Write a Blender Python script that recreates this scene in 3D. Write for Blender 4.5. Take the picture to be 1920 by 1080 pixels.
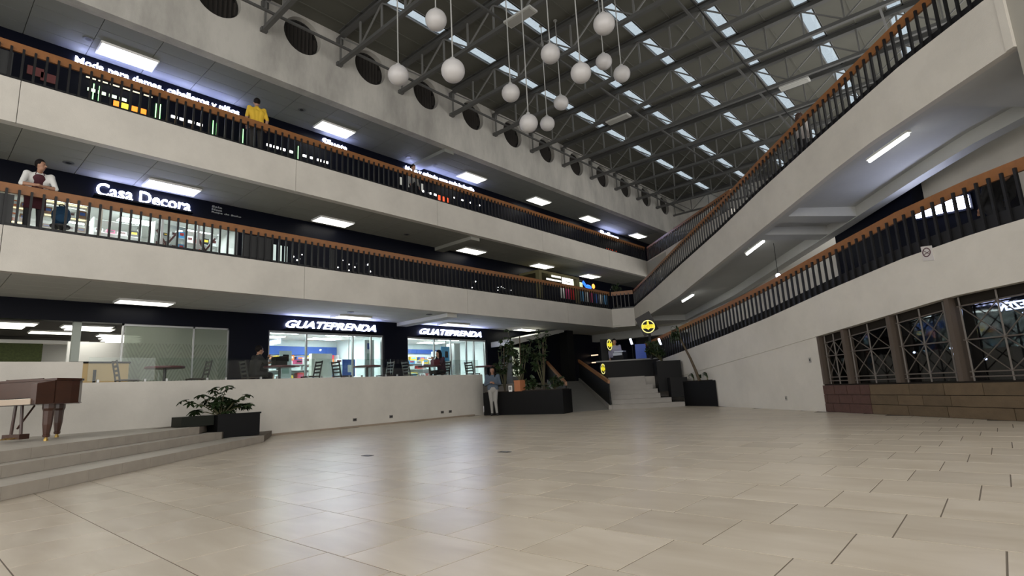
import bpy, math, random
import numpy as np
from mathutils import Matrix, Vector
random.seed(7)
for o in list(bpy.data.objects): bpy.data.objects.remove(o)
SC = bpy.context.scene
COL = SC.collection
R = math.radians
# ------------------------------------------------------------------ camera
CAM_H = 0.857
FPX = 1020.1
yaw, pit, rol = R(41.256), R(10.464), R(-2.929)
f_ = Vector((-math.sin(yaw)*math.cos(pit), math.cos(yaw)*math.cos(pit), math.sin(pit)))
r_ = Vector((math.cos(yaw), math.sin(yaw), 0)); u_ = r_.cross(f_)
r2 = math.cos(rol)*r_ + math.sin(rol)*u_; u2 = -math.sin(rol)*r_ + math.cos(rol)*u_
cd = bpy.data.cameras.new('camera'); cd.sensor_width = 36; cd.lens = 36*FPX/1920; cd.clip_start = .05; cd.clip_end = 300
cam = bpy.data.objects.new('camera', cd); COL.objects.link(cam)
M = Matrix((r2, u2, -f_)).transposed().to_4x4(); M.translation = (0, 0, CAM_H)
cam.matrix_world = M
SC.camera = cam
def in_view(p):
    d = Vector(p) - Vector((0, 0, CAM_H)); z = d.dot(f_)
    if z < .3: return None
    x = FPX*d.dot(r2)/z; y = FPX*d.dot(u2)/z
    return z if abs(x) < 1010 and abs(y) < 590 else None
# ------------------------------------------------------------------ sky, exposure
w = bpy.data.worlds.new('sky'); SC.world = w; w.use_nodes = True
bg = w.node_tree.nodes['Background']; bg.inputs[0].default_value = (1.0, .972, .93, 1); bg.inputs[1].default_value = 2.15
SC.view_settings.view_transform = 'Standard'; SC.view_settings.look = 'None'
SC.view_settings.gamma = 1; SC.view_settings.use_curve_mapping = False
SC.view_settings.exposure = 0.2
LAMP = 4.0      # radiance of the fluorescent panels
# ------------------------------------------------------------------ materials
MATS = {}
def mat(name, col, rough=.6, noise=0, nscale=6, metal=0, emit=0, emitc=None, bump=0, bscale=60, alpha=None, spec=None, coat=0):
    if name in MATS: return MATS[name]
    m = bpy.data.materials.new(name); m.use_nodes = True; nt = m.node_tree; b = nt.nodes['Principled BSDF']
    b.inputs['Base Color'].default_value = (*col, 1); b.inputs['Roughness'].default_value = rough; b.inputs['Metallic'].default_value = metal
    if spec is not None: b.inputs['Specular IOR Level'].default_value = spec
    if coat: b.inputs['Coat Weight'].default_value = coat
    if emit:
        b.inputs['Emission Color'].default_value = (*(emitc or col), 1); b.inputs['Emission Strength'].default_value = emit
    geo = nt.nodes.new('ShaderNodeNewGeometry')
    if noise:
        n = nt.nodes.new('ShaderNodeTexNoise'); n.inputs['Scale'].default_value = nscale; n.inputs['Detail'].default_value = 5
        nt.links.new(geo.outputs['Position'], n.inputs['Vector'])
        mx = nt.nodes.new('ShaderNodeMix'); mx.data_type = 'RGBA'
        mx.inputs[6].default_value = (*[c*(1-noise) for c in col], 1); mx.inputs[7].default_value = (*[min(1, c*(1+noise)) for c in col], 1)
        nt.links.new(n.outputs['Fac'], mx.inputs[0]); nt.links.new(mx.outputs[2], b.inputs['Base Color'])
    if bump:
        n2 = nt.nodes.new('ShaderNodeTexNoise'); n2.inputs['Scale'].default_value = bscale; n2.inputs['Detail'].default_value = 3
        nt.links.new(geo.outputs['Position'], n2.inputs['Vector'])
        bp = nt.nodes.new('ShaderNodeBump'); bp.inputs['Strength'].default_value = bump; bp.inputs['Distance'].default_value = .01
        nt.links.new(n2.outputs['Fac'], bp.inputs['Height']); nt.links.new(bp.outputs[0], b.inputs['Normal'])
    MATS[name] = m; return m
def glass(name, tint=(.9, .95, .95), gloss=.12, rough=.02, frost=0, frostc=(.6, .65, .6)):
    if name in MATS: return MATS[name]
    m = bpy.data.materials.new(name); m.use_nodes = True; nt = m.node_tree; nt.nodes.clear()
    out = nt.nodes.new('ShaderNodeOutputMaterial'); tr = nt.nodes.new('ShaderNodeBsdfTransparent'); tr.inputs[0].default_value = (*tint, 1)
    gl = nt.nodes.new('ShaderNodeBsdfGlossy'); gl.inputs['Roughness'].default_value = rough
    mx = nt.nodes.new('ShaderNodeMixShader')
    lw = nt.nodes.new('ShaderNodeLayerWeight'); lw.inputs[0].default_value = .25
    ma = nt.nodes.new('ShaderNodeMath'); ma.operation = 'MULTIPLY_ADD'; ma.inputs[1].default_value = .5; ma.inputs[2].default_value = gloss
    nt.links.new(lw.outputs['Fresnel'], ma.inputs[0]); nt.links.new(ma.outputs[0], mx.inputs[0])
    base = tr
    if frost:
        df = nt.nodes.new('ShaderNodeBsdfDiffuse'); df.inputs[0].default_value = (*frostc, 1)
        tl = nt.nodes.new('ShaderNodeBsdfTranslucent'); tl.inputs[0].default_value = (*frostc, 1)
        m1 = nt.nodes.new('ShaderNodeMixShader'); m1.inputs[0].default_value = .5
        nt.links.new(df.outputs[0], m1.inputs[1]); nt.links.new(tl.outputs[0], m1.inputs[2])
        m2 = nt.nodes.new('ShaderNodeMixShader'); m2.inputs[0].default_value = frost; m2.name = 'frostmix'
        nt.links.new(tr.outputs[0], m2.inputs[1]); nt.links.new(m1.outputs[0], m2.inputs[2]); base = m2
    nt.links.new(base.outputs[0], mx.inputs[1]); nt.links.new(gl.outputs[0], mx.inputs[2]); nt.links.new(mx.outputs[0], out.inputs[0])
    MATS[name] = m; return m
def math_node(nt, op, a, b=None, c=None):
    n = nt.nodes.new('ShaderNodeMath'); n.operation = op
    for i, v in enumerate((a, b, c)):
        if v is None: continue
        if isinstance(v, (int, float)): n.inputs[i].default_value = v
        else: nt.links.new(v, n.inputs[i])
    return n.outputs[0]
ROW0, ROWH, COLW, COLO, COLSH = 1.137, .5975, .603, -.724, .159
def tile_mat():
    m = bpy.data.materials.new('porcelain tile'); m.use_nodes = True; nt = m.node_tree; b = nt.nodes['Principled BSDF']; L = nt.links
    g = nt.nodes.new('ShaderNodeNewGeometry'); s = nt.nodes.new('ShaderNodeSeparateXYZ'); L.new(g.outputs['Position'], s.inputs[0])
    row = math_node(nt, 'FLOOR', math_node(nt, 'DIVIDE', math_node(nt, 'SUBTRACT', s.outputs[1], ROW0), ROWH))
    xo = math_node(nt, 'SUBTRACT', math_node(nt, 'SUBTRACT', s.outputs[0], COLO), math_node(nt, 'MULTIPLY', math_node(nt, 'SUBTRACT', row, 3), COLSH))
    colm = math_node(nt, 'FLOOR', math_node(nt, 'DIVIDE', xo, COLW))
    cb = nt.nodes.new('ShaderNodeCombineXYZ'); L.new(row, cb.inputs[0]); L.new(colm, cb.inputs[1])
    wn = nt.nodes.new('ShaderNodeTexWhiteNoise'); L.new(cb.outputs[0], wn.inputs['Vector'])
    # streaks: noise stretched along X, shifted per tile
    mp = nt.nodes.new('ShaderNodeVectorMath'); mp.operation = 'MULTIPLY'; mp.inputs[1].default_value = (1.6, 5.5, 1); L.new(g.outputs['Position'], mp.inputs[0])
    ad = nt.nodes.new('ShaderNodeVectorMath'); ad.operation = 'ADD'; L.new(mp.outputs[0], ad.inputs[0])
    sc = nt.nodes.new('ShaderNodeVectorMath'); sc.operation = 'SCALE'; sc.inputs['Scale'].default_value = 20; L.new(wn.outputs['Color'], sc.inputs[0]); L.new(sc.outputs[0], ad.inputs[1])
    n = nt.nodes.new('ShaderNodeTexNoise'); n.inputs['Scale'].default_value = 1.0; n.inputs['Detail'].default_value = 6; n.inputs['Distortion'].default_value = .5; L.new(ad.outputs[0], n.inputs['Vector'])
    rp = nt.nodes.new('ShaderNodeValToRGB'); rp.color_ramp.elements[0].position = .25; rp.color_ramp.elements[1].position = .75
    rp.color_ramp.elements[0].color = (.50, .425, .33, 1); rp.color_ramp.elements[1].color = (.64, .565, .465, 1); L.new(n.outputs['Fac'], rp.inputs[0])
    hs = nt.nodes.new('ShaderNodeHueSaturation'); L.new(rp.outputs[0], hs.inputs['Color'])
    L.new(math_node(nt, 'MULTIPLY_ADD', wn.outputs['Value'], .14, .93), hs.inputs['Value'])
    L.new(hs.outputs[0], b.inputs['Base Color'])
    b.inputs['Roughness'].default_value = .33
    L.new(math_node(nt, 'MULTIPLY_ADD', n.outputs['Fac'], .06, .27), b.inputs['Roughness'])
    bp = nt.nodes.new('ShaderNodeBump'); bp.inputs['Strength'].default_value = .008; bp.inputs['Distance'].default_value = .01
    L.new(n.outputs['Fac'], bp.inputs['Height']); L.new(bp.outputs[0], b.inputs['Normal'])
    MATS['tile'] = m; return m
TILE = tile_mat()
def wall_mat(name, c, stain, vs=1.0):
    """plaster / concrete with rain streaks and blotches of its own shape"""
    m = bpy.data.materials.new(name); m.use_nodes = True; nt = m.node_tree; b = nt.nodes['Principled BSDF']; L = nt.links
    g = nt.nodes.new('ShaderNodeNewGeometry')
    v = nt.nodes.new('ShaderNodeVectorMath'); v.operation = 'MULTIPLY'; v.inputs[1].default_value = (.9, .9, .9*vs); L.new(g.outputs['Position'], v.inputs[0])
    n = nt.nodes.new('ShaderNodeTexNoise'); n.inputs['Scale'].default_value = 1.1; n.inputs['Detail'].default_value = 8; n.inputs['Roughness'].default_value = .65; L.new(v.outputs[0], n.inputs['Vector'])
    rp = nt.nodes.new('ShaderNodeValToRGB'); rp.color_ramp.elements[0].position = .3; rp.color_ramp.elements[1].position = .62
    rp.color_ramp.elements[0].color = (*[x*(1-stain) for x in c], 1); rp.color_ramp.elements[1].color = (*c, 1)
    L.new(n.outputs['Fac'], rp.inputs[0]); L.new(rp.outputs[0], b.inputs['Base Color']); b.inputs['Roughness'].default_value = .75
    n2 = nt.nodes.new('ShaderNodeTexNoise'); n2.inputs['Scale'].default_value = 45; n2.inputs['Detail'].default_value = 4; L.new(g.outputs['Position'], n2.inputs['Vector'])
    bp = nt.nodes.new('ShaderNodeBump'); bp.inputs['Strength'].default_value = .25; bp.inputs['Distance'].default_value = .008
    L.new(n2.outputs['Fac'], bp.inputs['Height']); L.new(bp.outputs[0], b.inputs['Normal'])
    MATS[name] = m; return m
PLASTER = wall_mat('painted plaster', (.60, .568, .512), .13)
CONC = wall_mat('stained concrete', (.46, .445, .41), .38, .35)
SOFFIT = wall_mat('soffit plaster', (.50, .50, .47), .1)
STAGET = mat('stage tile', (.36, .32, .27), .45, .18, 5)
GROUT = mat('grout', (.17, .14, .11), .9)
CEILP = [None, mat('ceiling panel', (.52, .52, .48), .8, .06, 3), mat('ceiling panel shaded', (.26, .255, .22), .8, .06, 3), mat('ceiling panel deep shade', (.185, .19, .175), .8, .06, 3)]  # each gallery's light level put into its panel colour, darker upward
CEILG = mat('ceiling grid', (.14, .14, .13), .8)
NAVY = mat('storefront navy', (.0022, .003, .008), .4, spec=.12)
BLACK = mat('black paint', (.005, .005, .005), .55, spec=.25)
BAL = mat('baluster black', (.010, .010, .011), .4, spec=.35)
WOOD = mat('orange wood', (.24, .098, .03), .42, .3, 9)
STEEL = mat('grey steel', (.075, .075, .073), .55, .1, 3)
DECK = mat('roof deck', (.088, .087, .072), .7, .12, 1.5)
PANE = glass('skylight pane', (.60, .66, .71), .02)
GLASS = glass('window glass', (.86, .90, .90), .06)
GUARD = glass('guard glass', (.90, .93, .92), .02)
LIGHT = mat('lamp diffuser', (.9, .9, .85), .5, emit=LAMP, emitc=(1, .97, .86))
WHITE = mat('white enamel', (.75, .75, .73), .4)
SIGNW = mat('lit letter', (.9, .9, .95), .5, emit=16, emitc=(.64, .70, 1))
SPILLB = mat('blue led', (.3, .35, .9), .5, emit=22, emitc=(.20, .25, 1.0))  # for the strips added below the signs, blue glow on the ceiling
LEAF = mat('leaf', (.018, .036, .010), .45, .4, 14)
SOIL = mat('soil', (.03, .02, .012), .95, .3, 30, bump=.6)
ALU = mat('aluminium', (.45, .46, .46), .35, metal=.7)
TERR = mat('terracotta', (.42, .16, .07), .7, .15, 9)
SKIN = mat('skin', (.33, .175, .11), .55); HAIR = mat('hair', (.007, .005, .0045), .7, spec=.15)
# ------------------------------------------------------------------ mesh helper
class MB:
    def __init__(s): s.v = []; s.f = []
    def add(s, vs, fs):
        n = len(s.v); s.v += [tuple(v) for v in vs]; s.f += [tuple(i+n for i in q) for q in fs]; return s
    def box(s, x0, x1, y0, y1, z0, z1):
        return s.add([(x0,y0,z0),(x1,y0,z0),(x1,y1,z0),(x0,y1,z0),(x0,y0,z1),(x1,y0,z1),(x1,y1,z1),(x0,y1,z1)],
                     [(0,3,2,1),(4,5,6,7),(0,1,5,4),(1,2,6,5),(2,3,7,6),(3,0,4,7)])
    def cbox(s, c, a, b, z, ha, hb, hz):
        """oriented box: centre c, horizontal half axes a*ha, b*hb, vertical z"""
        c = Vector(c); a = Vector(a)*ha; b = Vector(b)*hb; z = Vector(z)*hz
        P = [c+sa*a+sb*b+sz*z for sz in (-1,1) for sa, sb in ((-1,-1),(1,-1),(1,1),(-1,1))]
        return s.add(P, [(0,3,2,1),(4,5,6,7),(0,1,5,4),(1,2,6,5),(2,3,7,6),(3,0,4,7)])
    def bar(s, p, q, w, h, up=(0,0,1)):
        p = Vector(p); q = Vector(q); d = (q-p); l = d.length; d.normalize(); up = Vector(up)
        if abs(d.dot(up)) > .99: up = Vector((1,0,0))
        a = d.cross(up).normalized(); b = a.cross(d)
        return s.cbox((p+q)/2, d, a, b, l/2, w/2, h/2)
    def tube(s, p, q, r0, r1=None, n=10, cap=True):
        p = Vector(p); q = Vector(q); r1 = r0 if r1 is None else r1; d = (q-p).normalized()
        up = Vector((0,0,1)) if abs(d.z) < .95 else Vector((1,0,0)); a = d.cross(up).normalized(); b = d.cross(a)
        V = [p+(a*math.cos(t)+b*math.sin(t))*r0 for t in [2*math.pi*i/n for i in range(n)]] + [q+(a*math.cos(t)+b*math.sin(t))*r1 for t in [2*math.pi*i/n for i in range(n)]]
        F = [(i,(i+1)%n,n+(i+1)%n,n+i) for i in range(n)]
        if cap: F += [tuple(range(n-1,-1,-1)), tuple(range(n,2*n))]
        return s.add(V, F)
    def path(s, pts, r, n=8):
        for a, b in zip(pts, pts[1:]): s.tube(a, b, r if not isinstance(r, (list,tuple)) else r[0], None, n)
        return s
    def sphere(s, c, rx, ry=None, rz=None, n=16, m=10):
        ry = rx if ry is None else ry; rz = rx if rz is None else rz; c = Vector(c)
        V = [c+Vector((0,0,-rz))]
        for j in range(1, m):
            t = -math.pi/2+math.pi*j/m
            V += [c+Vector((rx*math.cos(t)*math.cos(2*math.pi*i/n), ry*math.cos(t)*math.sin(2*math.pi*i/n), rz*math.sin(t))) for i in range(n)]
        V.append(c+Vector((0,0,rz))); F = [(0,1+(i+1)%n,1+i) for i in range(n)]
        for j in range(m-2):
            for i in range(n):
                a = 1+j*n+i; b = 1+j*n+(i+1)%n; F.append((a,b,b+n,a+n))
        k = len(V)-1; F += [(k,1+(m-2)*n+i,1+(m-2)*n+(i+1)%n) for i in range(n)]
        return s.add(V, F)
    def prism(s, poly, z0, z1):
        n = len(poly); z0 = z0 if isinstance(z0, (list,tuple)) else [z0]*n; z1 = z1 if isinstance(z1, (list,tuple)) else [z1]*n
        return s.add([(x,y,z) for (x,y), z in zip(poly,z0)]+[(x,y,z) for (x,y), z in zip(poly,z1)],
                     [tuple(range(n-1,-1,-1)), tuple(range(n,2*n))]+[(i,(i+1)%n,n+(i+1)%n,n+i) for i in range(n)])
    def ringsweep(s, secs):
        """closed loop of closed sections: an open ring"""
        n = len(secs[0]); k = len(secs); V = [p for c in secs for p in c]
        return s.add(V, [(j*n+i, j*n+(i+1)%n, ((j+1)%k)*n+(i+1)%n, ((j+1)%k)*n+i) for j in range(k) for i in range(n)])
    def sweep(s, secs):
        """secs: list of closed cross-sections (same point count), capped"""
        n = len(secs[0]); V = [p for c in secs for p in c]; F = []
        for j in range(len(secs)-1):
            for i in range(n):
                a = j*n+i; b = j*n+(i+1)%n; F.append((a,b,b+n,a+n))
        F += [tuple(range(n-1,-1,-1)), tuple((len(secs)-1)*n+i for i in range(n))]
        return s.add(V, F)
    def lathe(s, prof, n=24, c=(0,0,0)):
        c = Vector(c); secs = [[c+Vector((r*math.cos(2*math.pi*i/n), r*math.sin(2*math.pi*i/n), z)) for i in range(n)] for r, z in prof]
        return s.sweep(secs)
    def mesh(s, name, m, smooth=False):
        me = bpy.data.meshes.new(name); me.from_pydata(s.v, [], s.f); me.validate()
        if m: me.materials.append(m)
        if smooth: me.polygons.foreach_set('use_smooth', [True]*len(me.polygons))
        me.update(); return me
    def build(s, name, m, parent=None, smooth=False, world=True, **kw):
        if parent is not None and world:
            inv = parent.matrix_basis.inverted() if parent.parent is None else (parent.parent.matrix_basis @ parent.matrix_basis).inverted()
            s.v = [tuple(inv @ Vector(v)) for v in s.v]
        return link(name, s.mesh(name, m, smooth), parent, **kw)
def link(name, me, parent=None, loc=None, **kw):
    o = bpy.data.objects.new(name, me); COL.objects.link(o)
    if parent is not None: o.parent = parent
    if loc is not None: o.location = loc
    for k, v in kw.items(): o[k] = v
    return o
def thing(name, label, cat, loc=(0,0,0), rz=0, group=None):
    o = bpy.data.objects.new(name, None); COL.objects.link(o); o.empty_display_size = .1
    o.location = loc; o.rotation_euler = (0,0,rz); o.matrix_basis = Matrix.Translation(loc) @ Matrix.Rotation(rz, 4, 'Z')
    o['label'] = label; o['category'] = cat
    if group: o['group'] = group
    return o
def tag(o, label, cat, group=None):
    o['label'] = label; o['category'] = cat
    if group: o['group'] = group
    return o
def struct(name, mb, m, parent=None, smooth=False):
    o = mb.build(name, m, parent, smooth)
    if parent is None: o['kind'] = 'structure'
    return o
def copy_tree(o, parent=None):
    c = o.copy(); COL.objects.link(c)
    if parent is not None: c.parent = parent
    for ch in [x for x in o.children]: copy_tree(ch, c)
    return c
def lerp_tab(tab, s):
    if s <= tab[0][0]: return tab[0][1]
    for (a, za), (b, zb) in zip(tab, tab[1:]):
        if s <= b: return za+(zb-za)*(s-a)/(b-a)
    return tab[-1][1]
def text_mesh(txt, size, m, depth=.03, bold=.0, shear=0, spacing=1.0, align='LEFT'):
    cu = bpy.data.curves.new('t', 'FONT'); cu.body = txt; cu.size = size; cu.extrude = depth/2; cu.offset = bold; cu.shear = shear; cu.space_character = spacing; cu.align_x = align
    cu.resolution_u = 3
    o = bpy.data.objects.new('t', cu); COL.objects.link(o)
    dg = bpy.context.evaluated_depsgraph_get(); me = bpy.data.meshes.new_from_object(o.evaluated_get(dg))
    bpy.data.objects.remove(o); me.materials.clear(); me.materials.append(m); return me
def link_letters(me, parent, name='letter'):
    """every letter of the mesh becomes a part of its own"""
    n = len(me.vertices); par = list(range(n))
    def find(i):
        while par[i] != i: par[i] = par[par[i]]; i = par[i]
        return i
    for e in me.edges:
        a, b = find(e.vertices[0]), find(e.vertices[1])
        if a != b: par[a] = b
    groups = {}
    for p in me.polygons: groups.setdefault(find(p.vertices[0]), []).append(p)
    for root, ps in sorted(groups.items(), key=lambda g: min(me.vertices[p.vertices[0]].co.y for p in g[1])):
        idx = {}; F = []
        for p in ps: F.append([idx.setdefault(v, len(idx)) for v in p.vertices])
        m2 = bpy.data.meshes.new(name); m2.from_pydata([me.vertices[v].co for v in idx], [], F); m2.materials.append(me.materials[0]); link(name, m2, parent)
def wall_text(name, txt, y0, y1, zb, x, m, parent, cap=None, bold=0, shear=0, normal=1, lateral=None):
    """lettering standing on a wall x = const that faces +X, reading along +Y"""
    me = text_mesh(txt, 1.0, m, .06, bold, shear)
    xs = [v.co.x for v in me.vertices]; ys = [v.co.y for v in me.vertices]
    sx = (y1-y0)/(max(xs)-min(xs)); sy = (cap/(max(ys)-min(ys))) if cap else sx
    x0, yb = min(xs), min(ys)
    for v in me.vertices:
        a, b, c = v.co; v.co = (x+c*.5, y0+(a-x0)*sx, zb+(b-yb)*sy)
    if parent is not None:
        me.transform(parent.matrix_basis.inverted())
    return link_letters(me, parent)
# ================================================================== frames of the place
XF = -13.9                                      # plane of the left galleries
W0 = Vector((-3.08, 13.89, 0)); WD = Vector((.758, -.652, 0)); WN = Vector((.652, .758, 0))   # right-hand wall, runs diagonally
def W(s, off=0, z=0): return W0 + WD*s + WN*off + Vector((0, 0, z))
U0 = Vector((-12.95, 23.7, 0)); UD = Vector((.7235, -.6903, 0)); UN = Vector((.6903, .7235, 0))  # upper ramp
def U(s, off=0, z=0): return U0 + UD*s + UN*off + Vector((0, 0, z))
LOW_TOP = [(-11.5,1.45),(-7.41,1.80),(-3.88,2.11),(-1.66,2.34),(.78,2.65),(2.65,2.85),(4.1,2.92),(9,2.92)]
LOW_BOT = [(-11.5,.6),(-1.86,1.49),(.04,1.67),(3.43,2.0),(4.63,2.03),(9,2.05)]
UP_TOP = [(0,4.46),(2.95,4.77),(6.38,5.18),(9.36,5.50),(11.93,5.85),(14.44,6.13),(17.2,6.40),(19.0,6.43)]
UP_BOT = [(0,3.62),(2.24,3.80),(5.57,4.02),(8.89,4.45),(11.72,4.80),(14.95,5.22),(16.1,5.34),(19.0,5.44)]
GF = 1.05                                       # ground gallery floor
Z2B, Z2T, Z3B, Z3T, ZUB = 3.55, 4.45, 6.57, 7.49, 9.73
ROOF = 12.1
# ================================================================== floor
floor = struct('floor', MB().prism([(-14.3,-9),(7.5,-9),(7.5,6.5),(-14.6,25.5),(-15.5,25.5),(-15.5,14),(-14.3,14)], -.25, -.0025), GROUT)
cand = []
for k in range(-17, 28):
    y0 = ROW0+ROWH*k
    for j in range(-30, 20):
        x0 = COLO+COLSH*(k-3)+COLW*j; c = Vector((x0+COLW/2, y0+ROWH/2, 0))
        x0 = ((x0+14.2) % 1e9)-14.2
        if c.x < -14.0 or c.x > 7.2: continue
        if (c-W0).dot(WN) > .1: continue
        if c.y < -8.5: continue
        cand.append((c, in_view(c)))
vis = sorted([t for t in cand if t[1]], key=lambda t: t[1])
G = .0045
def tile_box(mb, cx, cy):
    hx, hy = COLW/2-G, ROWH/2-G
    V = [(cx-hx,cy-hy,-.012),(cx+hx,cy-hy,-.012),(cx+hx,cy+hy,-.012),(cx-hx,cy+hy,-.012),(cx-hx,cy-hy,0),(cx+hx,cy-hy,0),(cx+hx,cy+hy,0),(cx-hx,cy+hy,0)]
    mb.add(V, [(0,1,5,4),(1,2,6,5),(2,3,7,6),(3,0,4,7),(4,5,6,7)])
tb = MB(); tile_box(tb, 0, 0); tme = tb.mesh('floor_tile', TILE)
near = set(id(t) for t in vis[:290])
for t in vis[:290]: link('floor_tile', tme, floor, (t[0].x, t[0].y, 0))
rest = MB()
for t in cand:
    if id(t) not in near: tile_box(rest, t[0].x, t[0].y)
o = rest.build('floor_tile_field', TILE, floor); o['kind'] = 'stuff'
DRAIN = mat('drain cover', (.02,.02,.02), .6)
for x, y in ((-7.11,4.72),(-5.32,5.73)):
    d = thing('floor_socket', 'small dark socket cover set flush in the beige floor tiles', 'socket cover', (x,y,0), group='socket covers in the floor')
    MB().box(-.09,.09,-.05,.05,.0,.004).build('cover', DRAIN, d, world=False); MB().box(-.05,.05,-.004,.004,.004,.007).build('slot', ALU, d, world=False)
# ================================================================== left parapet and galleries
para = struct('wall_left', MB().box(XF-.22, XF, 2.53, 14.0, -.2, 1.41), PLASTER)
struct('wall_left_high', MB().box(XF-.22, XF, -9, 2.53, -.2, 1.83), PLASTER)
struct('trim_1', MB().box(XF, XF+.012, 5.7, 13.55, 0, .05), mat('skirting', (.30,.24,.18), .7))
struct('floor_gallery_ground', MB().prism([(-24,-9),(XF-.22,-9),(XF-.22,14),(-15.55,20.15),(-14.48,20.95),(-11.0,17.72),(-9.15,18.95),(-4,24),(-4,36),(-24,36)], .3, GF), mat('gallery floor', (.35,.32,.28), .4, .1, 2))
def fascia(n, z0, z1, ybreaks, yend):
    p = None
    ys = [-9]+ybreaks+[yend]
    root = struct('wall_fascia_%d' % n, MB().box(XF-.2, XF-.06, -9, yend, z0, z1-.02), PLASTER)
    for a, b in zip(ys, ys[1:]):
        MB().box(XF-.06, XF, a+.006, b-.006, z0, z1).build('fascia_panel', PLASTER, root)
    return root
fascia(2, Z2B, Z2T, [1.1, 7.23, 13.4, 19.5], 23.2)
fascia(3, Z3B, Z3T, [1.1, 6.92, 12.09, 18.0, 23.4], 27.45)
# short return of the second gallery to the foot of the upper ramp, and the diagonal edge of the third
a, b = Vector((XF,23.2,0)), U(0)
d = (b-a).normalized(); nn = Vector((-d.y, d.x, 0))
struct('wall_fascia_return', MB().prism([tuple((a-d*.02)[:2]), tuple(b[:2]), tuple((b+nn*.15)[:2]), tuple((a+nn*.15)[:2])], Z2B, Z2T), PLASTER)
D3 = Vector((.758,-.652,0)); N3 = Vector((.652,.758,0)); a3 = Vector((XF,27.45,0)); b3 = a3+D3*9
struct('wall_fascia_diagonal', MB().prism([tuple(a3[:2]), tuple(b3[:2]), tuple((b3+N3*.15)[:2]), tuple((a3+N3*.15)[:2])], Z3B, Z3T), PLASTER)
SLAB = mat('slab concrete', (.35,.34,.31), .8)
struct('floor_gallery_second', MB().prism([(-24,-9),(XF-.2,-9),(XF-.2,23.1),(-12.9,23.85),(-10.2,27),(-10.2,36),(-24,36)], Z2B+.09, Z2T-.1), SLAB)
struct('floor_gallery_third', MB().prism([(-24,-9),(XF-.2,-9),(XF-.2,27.5),(-7.0,21.8),(-4,24),(-4,36),(-24,36)], Z3B+.09, Z3T-.1), SLAB)
struct('floor_gallery_attic', MB().prism([(-24,-9),(XF-.3,-9),(XF-.3,31.3),(-4,31.3),(-4,36),(-24,36)], ZUB+.09, ZUB+.5), SLAB)
def ceil_panels(n, z, x0, x1, nx, y0, y1, dy, holes):
    root = struct('ceiling_%d' % n, MB().box(x0, x1, -9, 30 if n > 1 else 24, z+.03, z+.088), CEILG)
    w = (x1-x0)/nx; me = {}
    ny = int(round((y1-y0)/dy)); mbx = MB().box(-w/2+.006, w/2-.006, -dy/2+.006, dy/2-.006, 0, .03).mesh('ceiling_panel', CEILP[n])
    for j in range(ny):
        for i in range(nx):
            link('ceiling_panel', mbx, root, (x0+w*(i+.5), y0+dy*(j+.5), z))
    return root
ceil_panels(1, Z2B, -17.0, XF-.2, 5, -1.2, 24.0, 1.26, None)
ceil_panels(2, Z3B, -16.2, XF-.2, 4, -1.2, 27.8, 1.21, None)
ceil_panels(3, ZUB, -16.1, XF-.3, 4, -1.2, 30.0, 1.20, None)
# ceiling cross beams over the galleries
for n, (y, z, x0) in enumerate(((12.6, Z2B, -17.0), (13.9, Z3B, -16.2), (12.7, ZUB, -16.1))):
    struct('trim_%d' % (n+2), MB().box(x0, XF-.21, y, y+.45, z-.13, z), CEILP[n+1])
# --------------------------------------------------- upper wall with round louvred vents
VENTY = [7.03+2.34*k for k in range(-6, 11)]; VZ, VR = 11.44, .575
up = MB(); NS = 32
for yc in VENTY:
    y0, y1, z0, z1 = yc-1.17, yc+1.17, ZUB, ROOF
    ring = [(yc+VR*math.cos(t), VZ+VR*math.sin(t)) for t in [2*math.pi*i/NS for i in range(NS)]]
    def edge(t):
        c, s = math.cos(t), math.sin(t); k = min((1.17/abs(c)) if abs(c) > 1e-6 else 9e9, ((z1-VZ) if s > 0 else (VZ-z0))/abs(s) if abs(s) > 1e-6 else 9e9)
        return (yc+k*c, VZ+k*s)
    angs = [2*math.pi*i/NS for i in range(NS)]
    outer = [edge(t) for t in angs]
    V = [(XF, *p) for p in ring]+[(XF, *p) for p in outer]+[(XF-.28, *p) for p in ring]
    F = [(i,(i+1)%NS,NS+(i+1)%NS,NS+i) for i in range(NS)]+[(2*NS+i,2*NS+(i+1)%NS,(i+1)%NS,i) for i in range(NS)]
    for cy, cz in ((y0,z0),(y1,z0),(y1,z1),(y0,z1)):     # corner triangles
        ta = math.atan2(cz-VZ, cy-yc) % (2*math.pi); i = int(ta/(2*math.pi)*NS)
        V.append((XF, cy, cz)); F.append((NS+i, NS+(i+1)%NS, len(V)-1))
    up.add(V, F)
upw = struct('wall_upper_left', up, CONC)
struct('trim_5', MB().box(XF-.3, XF-.002, -9, 31.6, ZUB, ZUB+.04), CONC)
struct('wall_upper_far', MB().box(XF, -4, 31.6, 31.85, ZUB, ROOF), CONC)
struct('wall_back', MB().box(-24, 14, 36, 36.3, 0, ROOF), mat('dark back wall', (.05,.05,.055), .7))
struct('wall_left_outer', MB().box(-24.3, -24, -9, 36, 0, ROOF), SLAB)
VDARK = mat('vent dark', (.010,.009,.008), .7); VSL = mat('vent slat', (.03,.026,.023), .6)
v0 = None
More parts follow.
